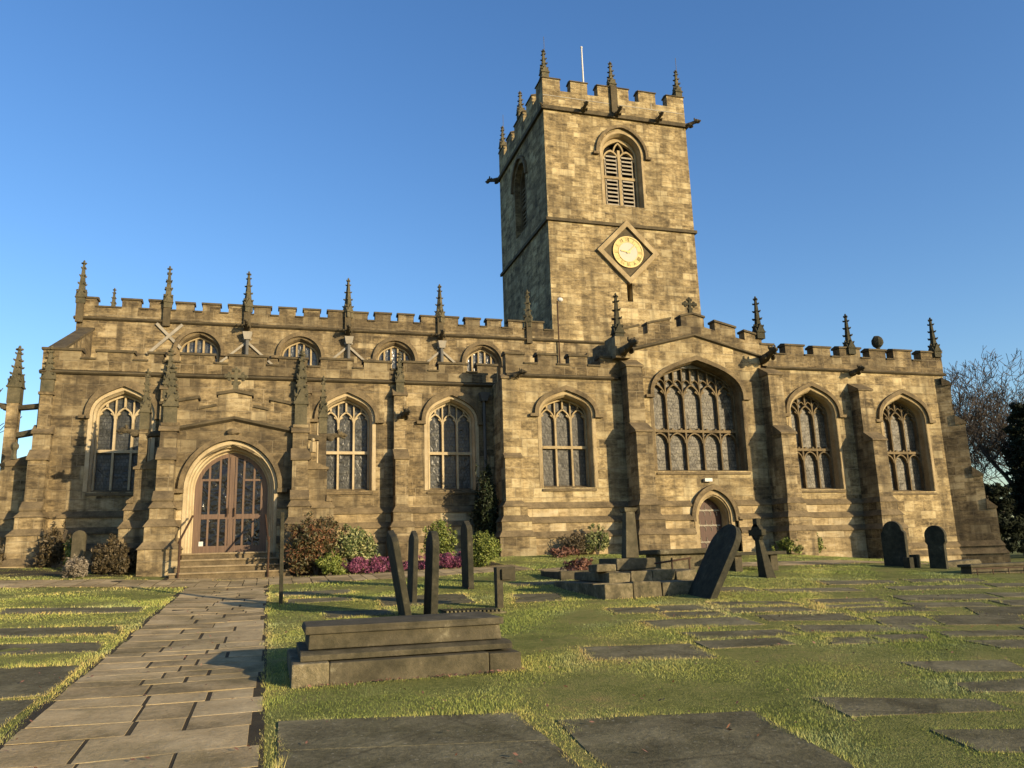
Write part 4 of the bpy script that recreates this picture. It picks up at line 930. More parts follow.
# ledger slabs
LS = [
 ([(0.10, 6.94), (1.93, 6.56), (1.93, 5.72), (.09, 6.12)], .35, 'large dark flat gravestone in the turf just in front of the stepped tomb'),
 ([(.09, 6.11), (1.93, 5.71), (1.90, 4.3), (.07, 4.6)], .3, 'large dark flat gravestone at the bottom edge beside the paved path'),
 ([(2.16, 6.22), (3.69, 5.92), (3.44, 4.1), (1.98, 4.4)], .3, 'wide dark flat gravestone right of the one before the stepped tomb'),
 ([(4.37, 6.12), (5.63, 5.56), (5.54, 5.20), (4.28, 5.5)], .3, 'narrow dark flat gravestone alone in the turf at lower right'),
 ([(4.54, 5.0), (5.3, 4.75), (4.9, 4.3), (4.45, 4.5)], .25, 'small dark flat gravestone nearest the lower right corner'),
 ([(6.12, 7.04), (7.15, 6.72), (6.9, 6.24), (6.12, 6.56)], .6, 'pale grey flat gravestone by the right edge, above two dark ones'),
 ([(5.89, 6.14), (6.8, 6.0), (6.3, 5.62), (5.75, 5.80)], .35, 'dark flat gravestone cut by the right edge below the pale grey one'),
 ([(3.54, 9.12), (4.73, 8.86), (4.58, 8.06), (3.37, 8.44)], .5, 'flat gravestone with grassy middle right of the stepped tomb'),
 ([(5.10, 10.74), (6.40, 10.50), (6.32, 9.80), (5.01, 10.14)], .75, 'long pale flat gravestone in the front of the central rows'),
 ([(5.11, 9.64), (6.23, 9.30), (6.27, 8.92), (5.11, 9.18)], .35, 'thin dark flat gravestone just in front of the long pale one'),
 ([(6.97, 12.16), (8.10, 11.78), (8.08, 11.34), (6.84, 11.64)], .45, 'flat gravestone right of the foot of the large leaning headstone'),
 ([(6.82, 10.52), (7.99, 10.22), (7.80, 9.60), (6.66, 10.0)], .25, 'dark slate flat gravestone in the middle of the rows'),
 ([(6.68, 9.50), (7.60, 9.10), (7.55, 8.64), (6.50, 9.00)], .6, 'pale flat gravestone directly in front of the dark slate one'),
 ([(8.48, 10.66), (9.59, 10.50), (9.44, 10.0), (8.31, 10.26)], .3, 'dark flat gravestone in the back rows at right'),
 ([(8.09, 9.74), (8.84, 9.62), (8.40, 8.86), (7.72, 9.0)], .4, 'short flat gravestone in the right-hand rows next to a darker long one'),
 ([(8.98, 9.60), (10.06, 9.20), (9.50, 8.56), (8.5, 8.82)], .2, 'long dark flat gravestone in the right-hand rows'),
 ([(6.44, 8.56), (6.90, 8.44), (6.82, 8.04), (6.25, 8.20)], .5, 'small square flat gravestone at the front of the right-hand rows'),
 ([(6.98, 8.50), (7.6, 8.30), (7.4, 7.94), (6.92, 8.06)], .3, 'small dark flat gravestone beside the small square one'),
 ([(10.22, 10.12), (11.3, 9.80), (10.6, 9.2), (9.65, 9.34)], .25, 'dark flat gravestone near the right edge behind the others'),
 ([(7.71, 7.72), (8.6, 7.52), (8.2, 7.08), (7.71, 7.28)], .3, 'dark flat gravestone at the right edge in front of the rows'),
 ([(5.98, 12.16), (6.64, 11.98), (6.56, 11.4), (5.88, 11.66)], .5, 'flat gravestone close to the front of the cross base steps'),
 ([(5.71, 11.50), (6.48, 11.18), (6.40, 10.72), (5.60, 10.98)], .35, 'flat gravestone one row in front of the one by the cross base'),
 ([(-3.15, 10.18), (-1.98, 10.1), (-1.98, 8.75), (-3.15, 8.6)], .25, 'large dark flat gravestone left of the paved path'),
 ([(-3.1, 8.45), (-2.0, 8.40), (-2.0, 7.1), (-3.1, 7.0)], .35, 'nearest mossy flat gravestone left of the paved path'),
 ([(-4.4, 13.55), (-2.15, 13.42), (-2.10, 12.72), (-4.2, 12.68)], .3, 'long dark flat gravestone across the left lawn'),
 ([(2.06, 16.0), (3.6, 15.8), (3.45, 14.3), (1.98, 14.6)], .3, 'dark flat gravestone on the ground behind the group of headstones'),
 ([(4.44, 15.10), (5.22, 14.8), (4.95, 13.75), (4.2, 13.95)], .4, 'flat gravestone behind the low broken headstone'),
 ([(9.0, 13.6), (10.6, 13.3), (10.4, 12.7), (8.9, 13.0)], .75, 'pale brown flat gravestone in front of the stone cross'),
 ([(11.4, 13.2), (13.2, 12.9), (12.9, 12.3), (11.2, 12.6)], .5, 'flat gravestone farthest back at right, below the two round-topped headstones'),
 ([(10.3, 11.8), (11.9, 11.5), (11.6, 10.9), (10.1, 11.2)], .35, 'flat gravestone in the back rows at right, nearly hidden by grass'),
 ([(8.7, 11.9), (9.8, 11.65), (9.6, 11.2), (8.55, 11.4)], .55, 'flat gravestone between the back rows and the stone cross'),
 ([(.25, 18.2), (1.6, 18.0), (1.6, 17.3), (.25, 17.4)], .6, 'brown flat gravestone in the grass before the bronze bush'),
 ([(.35, 16.6), (1.5, 16.4), (1.5, 15.8), (.35, 15.9)], .5, 'flat gravestone right of the thin upright post stone'),
 ([(.9, 14.2), (1.9, 14.0), (1.9, 13.3), (.9, 13.4)], .3, 'dark flat gravestone left of the leaning headstone'),
]
LS += [
 ([(6.0, 14.3+0), (6.0, 14.3), (6.0, 14.3), (6.0, 14.3)], 0, '')][:0]
LS += [
 ([(5.2, 12.3), (5.85, 12.1), (5.8, 11.5), (5.1, 11.7)], .4, 'flat gravestone in the grass left of the rows before the cross base'),
 ([(6.75, 11.45), (7.9, 11.15), (7.85, 10.65), (6.7, 10.95)], .5, 'flat gravestone directly behind the dark slate one'),
 ([(8.2, 11.1), (9.3, 10.95), (9.2, 10.72), (8.1, 10.85)], .55, 'narrow flat gravestone behind the dark one in the back rows'),
 ([(9.75, 10.9), (10.9, 10.6), (10.7, 10.15), (9.6, 10.4)], .45, 'flat gravestone in the back right rows between two dark ones'),
 ([(11.3, 10.7), (12.5, 10.35), (12.2, 9.8), (11.05, 10.1)], .4, 'flat gravestone at the right edge level with the back rows'),
 ([(12.2, 11.6), (13.5, 11.2), (13.2, 10.65), (11.9, 11.0)], .55, 'pale flat gravestone cut by the right edge near the low wall'),
 ([(7.65, 9.0), (8.0, 8.9), (7.9, 8.5), (7.6, 8.55)], .6, 'tiny flat gravestone between the front rows at right'),
 ([(7.95, 8.4), (9.0, 8.1), (8.7, 7.8), (7.8, 8.05)], .35, 'flat gravestone at right in front of the long dark one'),
 ([(9.2, 8.3), (10.2, 8.0), (9.9, 7.6), (8.95, 7.85)], .5, 'flat gravestone touching the right edge, third row from the front'),
 ([(8.0, 14.2), (8.85, 14.1), (8.75, 13.4), (7.95, 13.5)], .5, 'flat gravestone just right of the cross base steps'),
 ([(10.95, 14.6), (12.4, 14.3), (12.1, 13.7), (10.7, 13.9)], .6, 'brown flat gravestone right of the foot of the stone cross'),
 ([(12.9, 14.4), (14.4, 14.0), (14.0, 13.4), (12.6, 13.75)], .45, 'flat gravestone in the far right turf before the low wall'),
 ([(13.6, 13.0), (15.0, 12.6), (14.6, 12.1), (13.3, 12.4)], .4, 'farthest right flat gravestone, almost edge-on'),
 ([(4.95, 9.0), (5.9, 8.8), (5.8, 8.35), (4.85, 8.5)], .3, 'mossy flat gravestone in front of the thin dark one'),
 ([(5.0, 17.3), (6.2, 17.1), (6.1, 16.4), (4.95, 16.6)], .5, 'flat gravestone in front of the grave surround'),
 ([(-4.3, 16.2), (-2.2, 16.1), (-2.15, 15.4), (-4.2, 15.4)], .5, 'brown flat gravestone in the upper part of the left lawn'),
 ([(-3.9, 12.0), (-2.1, 11.9), (-2.05, 11.2), (-3.8, 11.2)], .35, 'mossy flat gravestone in the middle of the left lawn'),
]
for q, tone, lab in LS:
    if q[0][1] > 7.2: cq = np.mean(q, 0); q = [tuple(cq+(np.array(v)-cq)*(1.08, 1.12)) for v in q]
    o = slabs_mesh([(q, tone, 0.0)], 'ledger_stone', 'ledger', th=.08, lift=.010, bevel=.0015)
    tag(o, lab, 'gravestone', 'flat ledger gravestones set in the turf'); EXC.append([(x_, y_) for x_, y_ in q])
EXC.append([(.12, 6.5), (1.9, 6.2), (1.9, 5.2), (.12, 5.4)])
# ridged slab behind headstones
rs = MB()
for k in range(14):
    x_ = 2.72+k*.062; rs.box(x_, x_+.035, 12.95-.02*k, 13.6-.02*k, gz(3, 13.2)-.03, gz(3, 13.2)+.035)
rs.box(2.68, 3.62, 12.66, 13.6, gz(3, 13)-.05, gz(3, 13)+.015)
tag(rs.build('ledger_stone', 'ledger'), 'flat grave slab with raised ridges lying right of the upright headstones', 'gravestone', 'flat ledger gravestones set in the turf')

# ------------------------------------------------------------------ headstones
def headstone(name, x, y, wdt, thk, h, top, lean=0., yaw=0., mat='grave', label='', tilt=0.):
    """plate whose broad faces look west/east; profile in (y,z)"""
    r = wdt/2
    if top == 'round': pr = [(-r, -.3), (r, -.3)]+[(r*math.cos(a), h-r+r*math.sin(a)) for a in np.linspace(0, math.pi, 12)]
    elif top == 'shoulder': pr = [(-r, -.3), (r, -.3), (r, h*.74)]+[(r*.8*math.cos(a), h-r*.8+r*.8*math.sin(a)) for a in np.linspace(0, math.pi, 12)]+[(-r, h*.74)]
    elif top == 'ogee': pr = [(-r, -.3), (r, -.3), (r, h*.86), (r*.75, h*.92), (r*.4, h*.955), (0, h), (-r*.4, h*.955), (-r*.75, h*.92), (-r, h*.86)]
    elif top == 'keyhole':
        pr = [(-r*.8, -.3), (r*.8, -.3), (r*.8, h*.55), (r, h*.62)]+[(r*math.cos(a), h-r+r*math.sin(a)) for a in np.linspace(-.3, math.pi+.3, 14)]+[(-r, h*.62), (-r*.8, h*.55)]
    else: pr = [(-r, -.3), (r, -.3), (r, h), (-r, h)]
    mb = MB(); mb.prismx(pr, -thk/2, thk/2)
    z0 = gz(x, y); mb.xf(Matrix.Translation((x, y, z0)) @ Matrix.Rotation(yaw, 4, 'Z') @ Matrix.Rotation(lean, 4, 'Y') @ Matrix.Rotation(tilt, 4, 'X'))
    o = mb.build(name, mat, None, bevel=.012, origin=(x, y, z0)); return tag(o, label, 'gravestone')
headstone('headstone', 2.06, 12.95, .72, .10, 1.36, 'ogee', math.radians(-10), 0, label='tall thin dark headstone leaning left, its foot crossing the one behind')
headstone('headstone', 2.52, 15.1, .62, .09, 1.28, 'ogee', math.radians(2), 0, label='narrow pointed headstone standing between the leaning one and its neighbour')
headstone('headstone', 2.42, 12.75, .62, .11, 1.32, 'round', math.radians(2.2), 0, label='upright dark round-topped headstone just behind the stepped tomb')
headstone('headstone', 4.0, 16.85, .62, .12, 1.40, 'ogee', math.radians(-.6), 0, label='tall upright headstone in front of the heather, right of the group of three')
headstone('headstone', 7.30, 13.0, .85, .12, 1.42, 'round', math.radians(31), 0, label='large dark round-topped headstone leaning steeply to the right')
headstone('headstone', 15.72, 17.7, .62, .14, 1.16, 'shoulder', 0, math.radians(24), label='dark shouldered headstone before the church wall at right, left of the pair')
headstone('headstone', 16.0, 16.6, .5, .13, 1.06, 'keyhole', math.radians(2), math.radians(24), label='dark headstone with a round keyhole top, right of the pair')
headstone('headstone', 15.5, 17.05, .22, .13, .26, 'flat', 0, 0, label='tiny dark stone stump at the foot of the keyhole headstone, left one')
headstone('headstone', 15.8, 17.15, .24, .13, .32, 'flat', 0, 0, label='tiny dark stone stump beside the keyhole headstone, touching its side')
headstone('headstone', .22, 15.95, .22, .07, 1.68, 'flat', math.radians(-.6), math.radians(0), label='very thin tall upright stone seen edge-on beside the paved path')
headstone('headstone', -5.15, 25.4, .34, .16, 1.12, 'round', 0, math.radians(90), mat='tomb', label='narrow grey headstone standing in the bushes left of the porch')
# low broken headstone: cross-like remnant
mb = MB(); mb.box(3.66, 3.77, 13.32, 13.5, .6, 1.18); mb.box(3.66, 3.99, 13.32, 13.52, 1.17, 1.41); mb.box(3.74, 3.9, 13.28, 13.31, 1.2, 1.38)
tag(mb.build('headstone', 'tomb', bevel=.01), 'small low broken headstone shaped like a flag, on the grass right of the tall ones', 'gravestone')
# broken stone cross
e = empty('stone_cross', (10.65, 15.85, gz(10.65, 15.85)), 'dark broken stone cross with a wide foot standing right of the leaning headstone', 'gravestone')
mb = MB(); z0 = gz(10.65, 15.85)-.15
mb.hexa([(10.50, 15.75, z0), (10.76, 15.75, z0), (10.76, 16.1, z0), (10.50, 16.1, z0)], [(10.43, 15.86, 1.78), (10.53, 15.86, 1.78), (10.53, 16.02, 1.78), (10.43, 16.02, 1.78)]); mb.build('shaft', 'grave', e, bevel=.012)
mb = MB(); mb.box(10.42, 10.53, 15.70, 16.22, 1.86, 1.99)
mb.box(10.43, 10.52, 15.87, 16.03, 1.782, 2.24)
A = [(.19*math.cos(t), .19*math.sin(t)) for t in np.linspace(0, 2*math.pi, 17)]
rr = MB(); band(rr, A, [(x_*.72, z_*.72) for x_, z_ in A], -.045, .045); rr.xf(Matrix.Translation((10.475, 15.95, 1.925)) @ Matrix.Rotation(math.pi/2, 4, 'Z')); mb.merge(rr)
mb.build('cross_head', 'grave', e)
# stepped tomb
e = empty('stepped_tomb', (1.36, 8.75, .42), 'long dark grey tomb of three stacked stone tiers on the grass beside the path', 'tomb')
mb = MB(); mb.box(.225, .575, 8.20, 9.75, .30, .655); mb.build('plinth_block', 'tombpale', e, 'pale lichened end block of the tomb base', bevel=.02, jit=.006)
mb = MB(); mb.box(.58, 2.16, 8.21, 9.75, .30, .645); mb.box(2.165, 2.50, 8.23, 9.75, .30, .635); mb.build('base_tier', 'tomb', e, bevel=.016, jit=.006)
mb = MB(); mb.prismx([(8.33, .657), (8.33, .71), (8.42, .735), (9.55, .735), (9.6, .657)], .31, 2.44); mb.build('middle_tier', 'tomb', e, bevel=.008)
mb = MB(); mb.box(.39, 2.36, 8.50, 9.42, .738, .889); mb.build('chest', 'tomb', e, bevel=.01, jit=.006)
mb = MB(); mb.box(.36, 2.39, 8.465, 9.45, .892, .962); mb.build('top_slab', 'tomb', e, bevel=.012, jit=.006)
EXC.append([(.2, 8.18), (2.52, 8.18), (2.52, 9.8), (.2, 9.8)])
# cross base (calvary)
e = empty('cross_base', (6.7, 14.8, .78), 'ruined stepped cross base of rough blocks with a broken post standing on it', 'monument')
def course(name, x0_, x1_, y0_, y1_, z0_, z1_, mat, nblk):
    mb = MB(); xs_ = np.linspace(x0_, x1_, nblk+1)
    for a, b in zip(xs_[:-1], xs_[1:]):
        j = random.uniform(-.02, .02); mb.box(a+.008, b-.008, y0_+j, y0_+.5, z0_, z1_+random.uniform(-.02, .015))
    mb.box(x0_+.02, x1_-.02, y0_+.505, y1_, z0_, z1_-.01); return mb.build(name, mat, e, bevel=.022, jit=.012)
course('lower_step', 5.62, 7.9, 13.42, 16.1, .6, 1.05, 'tombpale', 4)
course('upper_step', 5.95, 7.75, 13.95, 15.8, 1.052, 1.24, 'tombpale', 4)
mb = MB(); mb.box(5.82, 6.2, 14.15, 14.6, 1.245, 1.38); mb.build('loose_block', 'tombpale', e, bevel=.02, jit=.006)
mb = MB(); mb.box(6.42, 7.25, 14.6, 15.5, 1.245, 1.47); mb.build('socket_stone', 'tomb', e, bevel=.02, jit=.006)
mb = MB(); mb.hexa([(6.76, 14.9, 1.472), (7.04, 14.9, 1.472), (7.04, 15.15, 1.472), (6.76, 15.15, 1.472)], [(6.82, 14.92, 2.38), (7.02, 14.92, 2.38), (7.02, 15.12, 2.38), (6.82, 15.12, 2.38)])
mb.hexa([(6.80, 14.9, 2.38), (7.04, 14.9, 2.38), (7.04, 15.14, 2.38), (6.80, 15.14, 2.38)], [(6.77, 14.87, 2.46), (7.07, 14.87, 2.46), (7.07, 15.17, 2.46), (6.77, 15.17, 2.46)]); mb.build('post', 'tomb', e, bevel=.01, jit=.006)
mb = MB(); mb.tube([(7.0, 14.15, 1.36), (7.75, 14.1, 1.44)], .02, 5); mb.tube([(7.35, 14.12, 1.2), (7.35, 14.12, 1.46)], .018, 5); mb.tube([(7.72, 14.12, 1.2), (7.72, 14.12, 1.44)], .018, 5); mb.build('iron_bar', 'iron', e)
EXC.append([(5.6, 13.4), (7.9, 13.4), (7.9, 16.1), (5.6, 16.1)])
# chest tomb behind
e = empty('chest_tomb', (10.0, 18.5, 1.0), 'pale stone chest tomb with dark overhanging slab behind the cross base', 'tomb')
mb = MB(); mb.box(9.15, 10.95, 18.15, 18.95, .9, 1.5); mb.build('chest', 'tombpale', e, bevel=.015, jit=.006)
mb = MB(); mb.box(9.0, 11.2, 18.0, 19.1, 1.505, 1.62); mb.build('top_slab', 'tomb', e, bevel=.03, jit=.006)
# small table tomb between the leaning stone and the cross
e = empty('table_tomb', (11.4, 17.6, 1.0), 'small dark table tomb half hidden behind the broken stone cross', 'tomb')
mb = MB(); mb.box(10.6, 12.2, 17.4, 18.0, 1.42, 1.5); mb.build('top_slab', 'grave', e, bevel=.01)
for x_ in (10.8, 11.8): mb = MB(); mb.box(x_, x_+.2, 17.5, 17.9, .9, 1.418); mb.build('support', 'tomb', e, bevel=.01)
# low dark stone with wreath left of the cross base
e = empty('grave_kerb', (7.0, 17.6, 1.0), 'low grey grave surround holding reddish plants left of the cross base', 'grave')
mb = MB(); mb.box(6.2, 7.4, 17.2, 17.35, .9, 1.22); mb.box(6.2, 6.35, 17.36, 18.6, .9, 1.2); mb.box(7.25, 7.4, 17.36, 18.6, .9, 1.2); mb.build('kerb', 'tomb', e, bevel=.015)
# right: rough pale block and low wall with rail
mb = MB(); mb.hexa([(17.0, 17.4, .8), (18.2, 17.3, .8), (18.2, 17.9, .8), (17.0, 18.0, .8)], [(17.05, 17.45, 1.06), (18.1, 17.35, 1.12), (18.15, 17.85, 1.12), (17.1, 17.95, 1.08)])
tag(mb.build('rough_block', 'tombpale', bevel=.04), 'rough pale stone block on the grass at the foot of the east end', 'stone block')
e = empty('low_wall', (20, 15.0, .8), 'low grey stone wall topped with iron rail at the right edge', 'wall')
mb = MB(); mb.box(15.35, 26, 15.0, 15.3, .3, 1.0); mb.build('wall', 'tomb', e, bevel=.01)
mb = MB(); mb.box(15.3, 26, 14.95, 15.35, 1.002, 1.07); mb.build('coping', 'tomb', e, bevel=.02)
e = empty('iron_railing', (20, 14.7, .8), 'thin low rusty iron railing in front of the low wall at right', 'railing')
mb = MB(); mb.tube([(15.1, 14.7, .98), (24, 14.7, .95)], .014, 5); mb.build('rail', 'iron', e)
for k in range(8): mb = MB(); mb.tube([(15.2+k*.45, 14.7, .6), (15.2+k*.45, 14.7, .99)], .012, 5); mb.build('post', 'iron', e)

# ------------------------------------------------------------------ vegetation
def leaf_mesh(P, N, size, name, mat, aspect=1.6):
    n = len(P); a = RNG.normal(size=(n, 3)); a /= np.linalg.norm(a, axis=1)[:, None]
    nn = N+.9*RNG.normal(size=(n, 3)); nn /= np.linalg.norm(nn, axis=1)[:, None]
    u = np.cross(nn, a); u /= np.linalg.norm(u, axis=1)[:, None]; v = np.cross(nn, u)
    s_ = (size*RNG.uniform(.6, 1.3, n))[:, None]; u = u*s_; v = v*s_*aspect
    V = np.stack([P-v, P+u*.55, P+v, P-u*.55], 1).reshape(-1, 3)
    me = bpy.data.meshes.new(name); me.vertices.add(4*n); me.vertices.foreach_set('co', V.ravel())
    me.loops.add(4*n); me.loops.foreach_set('vertex_index', np.arange(4*n, dtype=np.int32))
    me.polygons.add(n); me.polygons.foreach_set('loop_start', np.arange(n, dtype=np.int32)*4); me.polygons.foreach_set('loop_total', np.full(n, 4, dtype=np.int32))
    me.update(); me.validate(); me.materials.append(M[mat]); return me
def cloud(blobs, n):
    w_ = np.array([b[1][0]*b[1][1]+b[1][2]*b[1][0] for b in blobs]); w_ /= w_.sum(); Ps, Ns = [], []
    for (c, r), ww in zip(blobs, w_):
        k = int(n*ww)+3; d = RNG.normal(size=(k, 3)); d /= np.linalg.norm(d, axis=1)[:, None]
        rad = RNG.uniform(.35, 1.05, k)**.45; Ps.append(np.array(c)+d*np.array(r)*rad[:, None]); Ns.append(d)
    return np.concatenate(Ps), np.concatenate(Ns)
def bush(name, c, r, n, size, mat, label, cat='bush', lumps=14, stems=True, flat=False, group=None):
    x, y = c; z0 = gz(x, y); e = empty(name, (x, y, z0), label, cat, group); bl = []
    for k in range(lumps):
        a = random.uniform(0, 6.28); q = random.uniform(0, .75)**.6; h = random.uniform(.22, .80)
        s_ = random.uniform(.28, .48); bl.append(((x+math.cos(a)*q*r[0]*.75, y+math.sin(a)*q*r[1]*.75, z0+r[2]*h*(1-.35*q*q)), (r[0]*s_, r[1]*s_, r[2]*.26*random.uniform(.7, 1.2))))
    for k in range(int(lumps*1.3)):
        a = random.uniform(0, 6.28); el = random.uniform(.15, 1.45); R_ = random.uniform(.82, 1.12); cc = math.cos(el)
        bl.append(((x+math.cos(a)*cc*r[0]*R_, y+math.sin(a)*cc*r[1]*R_, z0+.12*r[2]+r[2]*.86*math.sin(el)*R_), (r[0]*random.uniform(.05, .13), r[1]*random.uniform(.05, .13), r[2]*random.uniform(.05, .12))))
    P, N = cloud(bl, n); P[:, 2] = np.maximum(P[:, 2], z0+.01)
    me = leaf_mesh(P-np.array([x, y, z0]), N, size, 'foliage', mat); o = bpy.data.objects.new('foliage', me); COL.objects.link(o); o.parent = e
    if stems:
        mb = MB()
        for k in range(7):
            a = random.uniform(0, 6.28); mb.tube([(x, y, z0-.05), (x+math.cos(a)*r[0]*.3, y+math.sin(a)*r[1]*.3, z0+r[2]*.45), (x+math.cos(a)*r[0]*.55, y+math.sin(a)*r[1]*.5, z0+r[2]*.85)], [.03, .02, .008], 5)
        mb.build('stem', 'bark', e)
    return e
bush('bush', (1.22, 22.9), (.88, .6, 1.62), 9000, .035, 'bush_bronze', 'rounded bronze-green bush beside the porch buttress', lumps=22)
bush('bush', (2.22, 22.95), (.72, .5, 1.18), 7000, .032, 'bush_var', 'cream variegated bush right of the bronze one', lumps=20)
bush('bush', (1.55, 22.5), (.42, .3, .6), 2800, .028, 'bush_green', 'small yellow-green shrub at the foot of the bronze bush')
bush('bush', (5.0, 24.6), (.68, .5, 1.25), 4500, .03, 'bush_green', 'light green bush behind the heather and the tall headstone')
bush('bush', (5.72, 22.3), (.55, .5, .95), 5500, .028, 'bush_green', 'clipped round yellow-green bush near the dark holly', lumps=24)
bush('holly_bush', (7.05, 26.9), (.5, .5, 3.1), 8000, .04, 'holly', 'tall dark holly growing in the corner beside the chapel', lumps=26)
bush('bush', (9.7, 25.5), (.6, .4, .75), 2200, .03, 'shrub_brown', 'brown twiggy bush against the wall under the chapel window')
bush('bush', (10.55, 25.55), (.5, .35, .95), 3000, .03, 'bush_var', 'pale green bush next to the brown one under the chapel window')
bush('bush', (17.75, 25.2), (.55, .35, .62), 2000, .035, 'bush_green', 'low green shrub right of the small door')
bush('bush', (19.0, 25.3), (.3, .3, .8), 900, .035, 'bush_green', 'slim green shrub on the grass left of the middle buttress')
bush('bush', (-4.0, 24.0), (.72, .5, .98), 6500, .035, 'shrub_brown', 'large brown-leaved bush left of the porch', lumps=20)
bush('bush', (-4.68, 22.9), (.34, .32, .55), 3000, .02, 'shrub_pale', 'small rounded pale grey shrub at the lawn corner', lumps=20)
bush('bush', (-6.0, 26.6), (.5, .4, 1.3), 2600, .04, 'shrub_brown', 'rusty brown shrub against the west end of the aisle')
bush('bush', (-5.35, 25.7), (.28, .25, .85), 900, .035, 'bush_green', 'little yellow-green plant beside the narrow grey headstone')
bush('bush', (-7.3, 25.6), (.35, .3, .8), 900, .04, 'shrub_brown', 'thin brown shrub at the far left buttress')
bush('red_plants', (7.0, 17.9), (.45, .4, .42), 900, .035, 'redplant', 'reddish plants inside the low grave surround', 'plant', stems=False)
bush('red_plants', (9.05, 24.7), (.5, .3, .35), 700, .04, 'redplant', 'small reddish plants left of the broken post', 'plant', stems=False)
hx = [(2.35, .42), (2.95, .38), (3.5, .35), (4.35, .40), (4.95, .42), (5.35, .3)]
for (x_, r_), lb in zip(hx, ('magenta heather clump in front of the variegated bush', 'magenta heather clump second from the variegated bush', 'dull pink heather clump left of the three headstones', 'magenta heather clump left of the tall headstone by the clipped bush', 'magenta heather clump right behind the tall upright headstone', 'small magenta heather clump touching the clipped round bush')):
    bush('heather', (x_*.965, 22.6-(.1 if x_ > 4 else 0)), (r_, .32, .44), 2200, .018, 'heather', lb, 'heather', stems=False, group='heather clumps in the flower bed', lumps=16)

def bare_tree(name, base, h, label, depth=6, seed=1, r0=.35, spread=.5, trunk_frac=.22, ivy=False, tips=True, kids=3):
    rr = random.Random(seed); segs = []
    e = empty(name, base, label, 'tree')
    def grow(p, d, L, r, lv):
        pts = [p]; q = p.copy(); dd = d.copy(); rads = [r]
        n_ = 4 if lv < 3 else 3
        for k in range(n_):
            dd = (dd+Vector((rr.uniform(-1, 1), rr.uniform(-1, 1), rr.uniform(-.5, .9)))*.16).normalized(); q = q+dd*L/n_; pts.append(q.copy()); rads.append(r*(1-.38*(k+1)/n_))
        segs.append((pts, rads, lv))
        if lv >= depth: return
        nk = kids if lv < 5 else 2
        for k in range(nk+(1 if lv < 2 else 0)):
            t = rr.uniform(.4, 1.0) if k else 1.0; i = min(int(t*n_), n_-1); bp = pts[i].lerp(pts[i+1], t*n_-i if t < 1 else 1)
            ax = Vector((rr.uniform(-1, 1), rr.uniform(-1, 1), rr.uniform(-.25, .5))).normalized()
            nd = (dd*(1-spread)+ax*spread*(1.25 if k else .5)+Vector((0, 0, .12))).normalized()
            grow(bp, nd, L*rr.uniform(.62, .82), rads[-1]*rr.uniform(.62, .82), lv+1)
    grow(Vector(base)+Vector((0, 0, -.3)), Vector((rr.uniform(-.05, .05), 0, 1)), h*trunk_frac*1.3, r0, 0)
    zmax = max(p.z for pts, _, _ in segs for p in pts)-base[2]; k_ = h/zmax; B_ = Vector(base); print('tree', name, zmax)
    segs = [([B_+(p-B_)*k_ for p in pts], rads, lv) for pts, rads, lv in segs]
    tb, cb_ = MB(), MB()
    for pts, rads, lv in segs: (tb if lv == 0 else cb_).tube(pts, [max(x_, .019) for x_ in rads], 6 if lv < 2 else 3, cap=False)
    def raw(mb, nm_, mat):
        me = bpy.data.meshes.new(nm_); me.from_pydata([tuple(Vector(v)-Vector(base)) for v in mb.v], [], mb.f); me.update(); me.materials.append(M[mat]); o = bpy.data.objects.new(nm_, me); COL.objects.link(o); o.parent = e
    raw(tb, 'trunk', 'bark'); raw(cb_, 'crown', 'twig'); return e, segs
bare_tree('bare_tree', (52.5, 46, .4), 15.8, 'tall leafless tree with a fine net of twigs beyond the east end', 8, 5, .42, .62, .2, kids=3)
bare_tree('bare_tree', (60, 52, .4), 16, 'leafless tree cut by the right edge of the picture', 8, 12, .4, .6, .2, kids=3)
bare_tree('bare_tree', (-16.5, 40, 1.6), 10.5, 'leafless tree showing at the far left edge behind the church', 6, 3, .2, .5, .2)
bare_tree('bare_tree', (8.2, 62, 1.5), 18.6, 'leafless tree whose twigs show just above the nave battlements', 6, 8, .22, .42, .25)
def dense_tree(name, base, h, r, n, size, mat, label, conic=.5, lumps=40, seed=1, ragged=1.):
    lumps *= 5
    rr = random.Random(seed); e = empty(name, base, label, 'tree'); bl = []
    for k in range(lumps):
        t = rr.random()**.8; a = rr.uniform(0, 6.28); R = r*(1-conic*t)*rr.uniform(.3, 1.0*ragged); s_ = r*rr.uniform(.07, .19)*(1-.4*t*conic)
        bl.append(((math.cos(a)*R, math.sin(a)*R, h*(.08+.9*t)), (s_*1.25, s_*1.25, s_*.8)))
    P, N = cloud(bl, n); me = leaf_mesh(P, N, size, 'crown', mat); o = bpy.data.objects.new('crown', me); COL.objects.link(o); o.parent = e
    mb = MB(); b = Vector(base); mb.tube([b+Vector((0, 0, -.5)), b+Vector((.1, 0, h*.4)), b+Vector((0, .1, h*.92))], [r*.08+.1, r*.05+.06, .04], 7)
    for k in range(8):
        a = rr.uniform(0, 6.28); z_ = h*rr.uniform(.15, .8); mb.tube([b+Vector((0, 0, z_)), b+Vector((math.cos(a)*r*.6, math.sin(a)*r*.6, z_+h*.06))], [.07, .03], 5)
    mb.build('trunk', 'bark', e); return e
dense_tree('ivy_clad_tree', (49.5, 42, .4), 10.6, 2.3, 22000, .09, 'yew', 'ivy-covered tree with ragged dark crown in front of the leafless tree', .75, 46, 3, 1.15)
dense_tree('evergreen_tree', (48.2, 37.5, .4), 8.2, 3.3, 50000, .085, 'yew', 'large solid dark evergreen at the right edge', .35, 70, 4)
dense_tree('evergreen_tree', (42, 39, .4), 4.6, 1.8, 20000, .08, 'yew', 'lower dark evergreen close behind the east end of the church', .4, 40, 9)
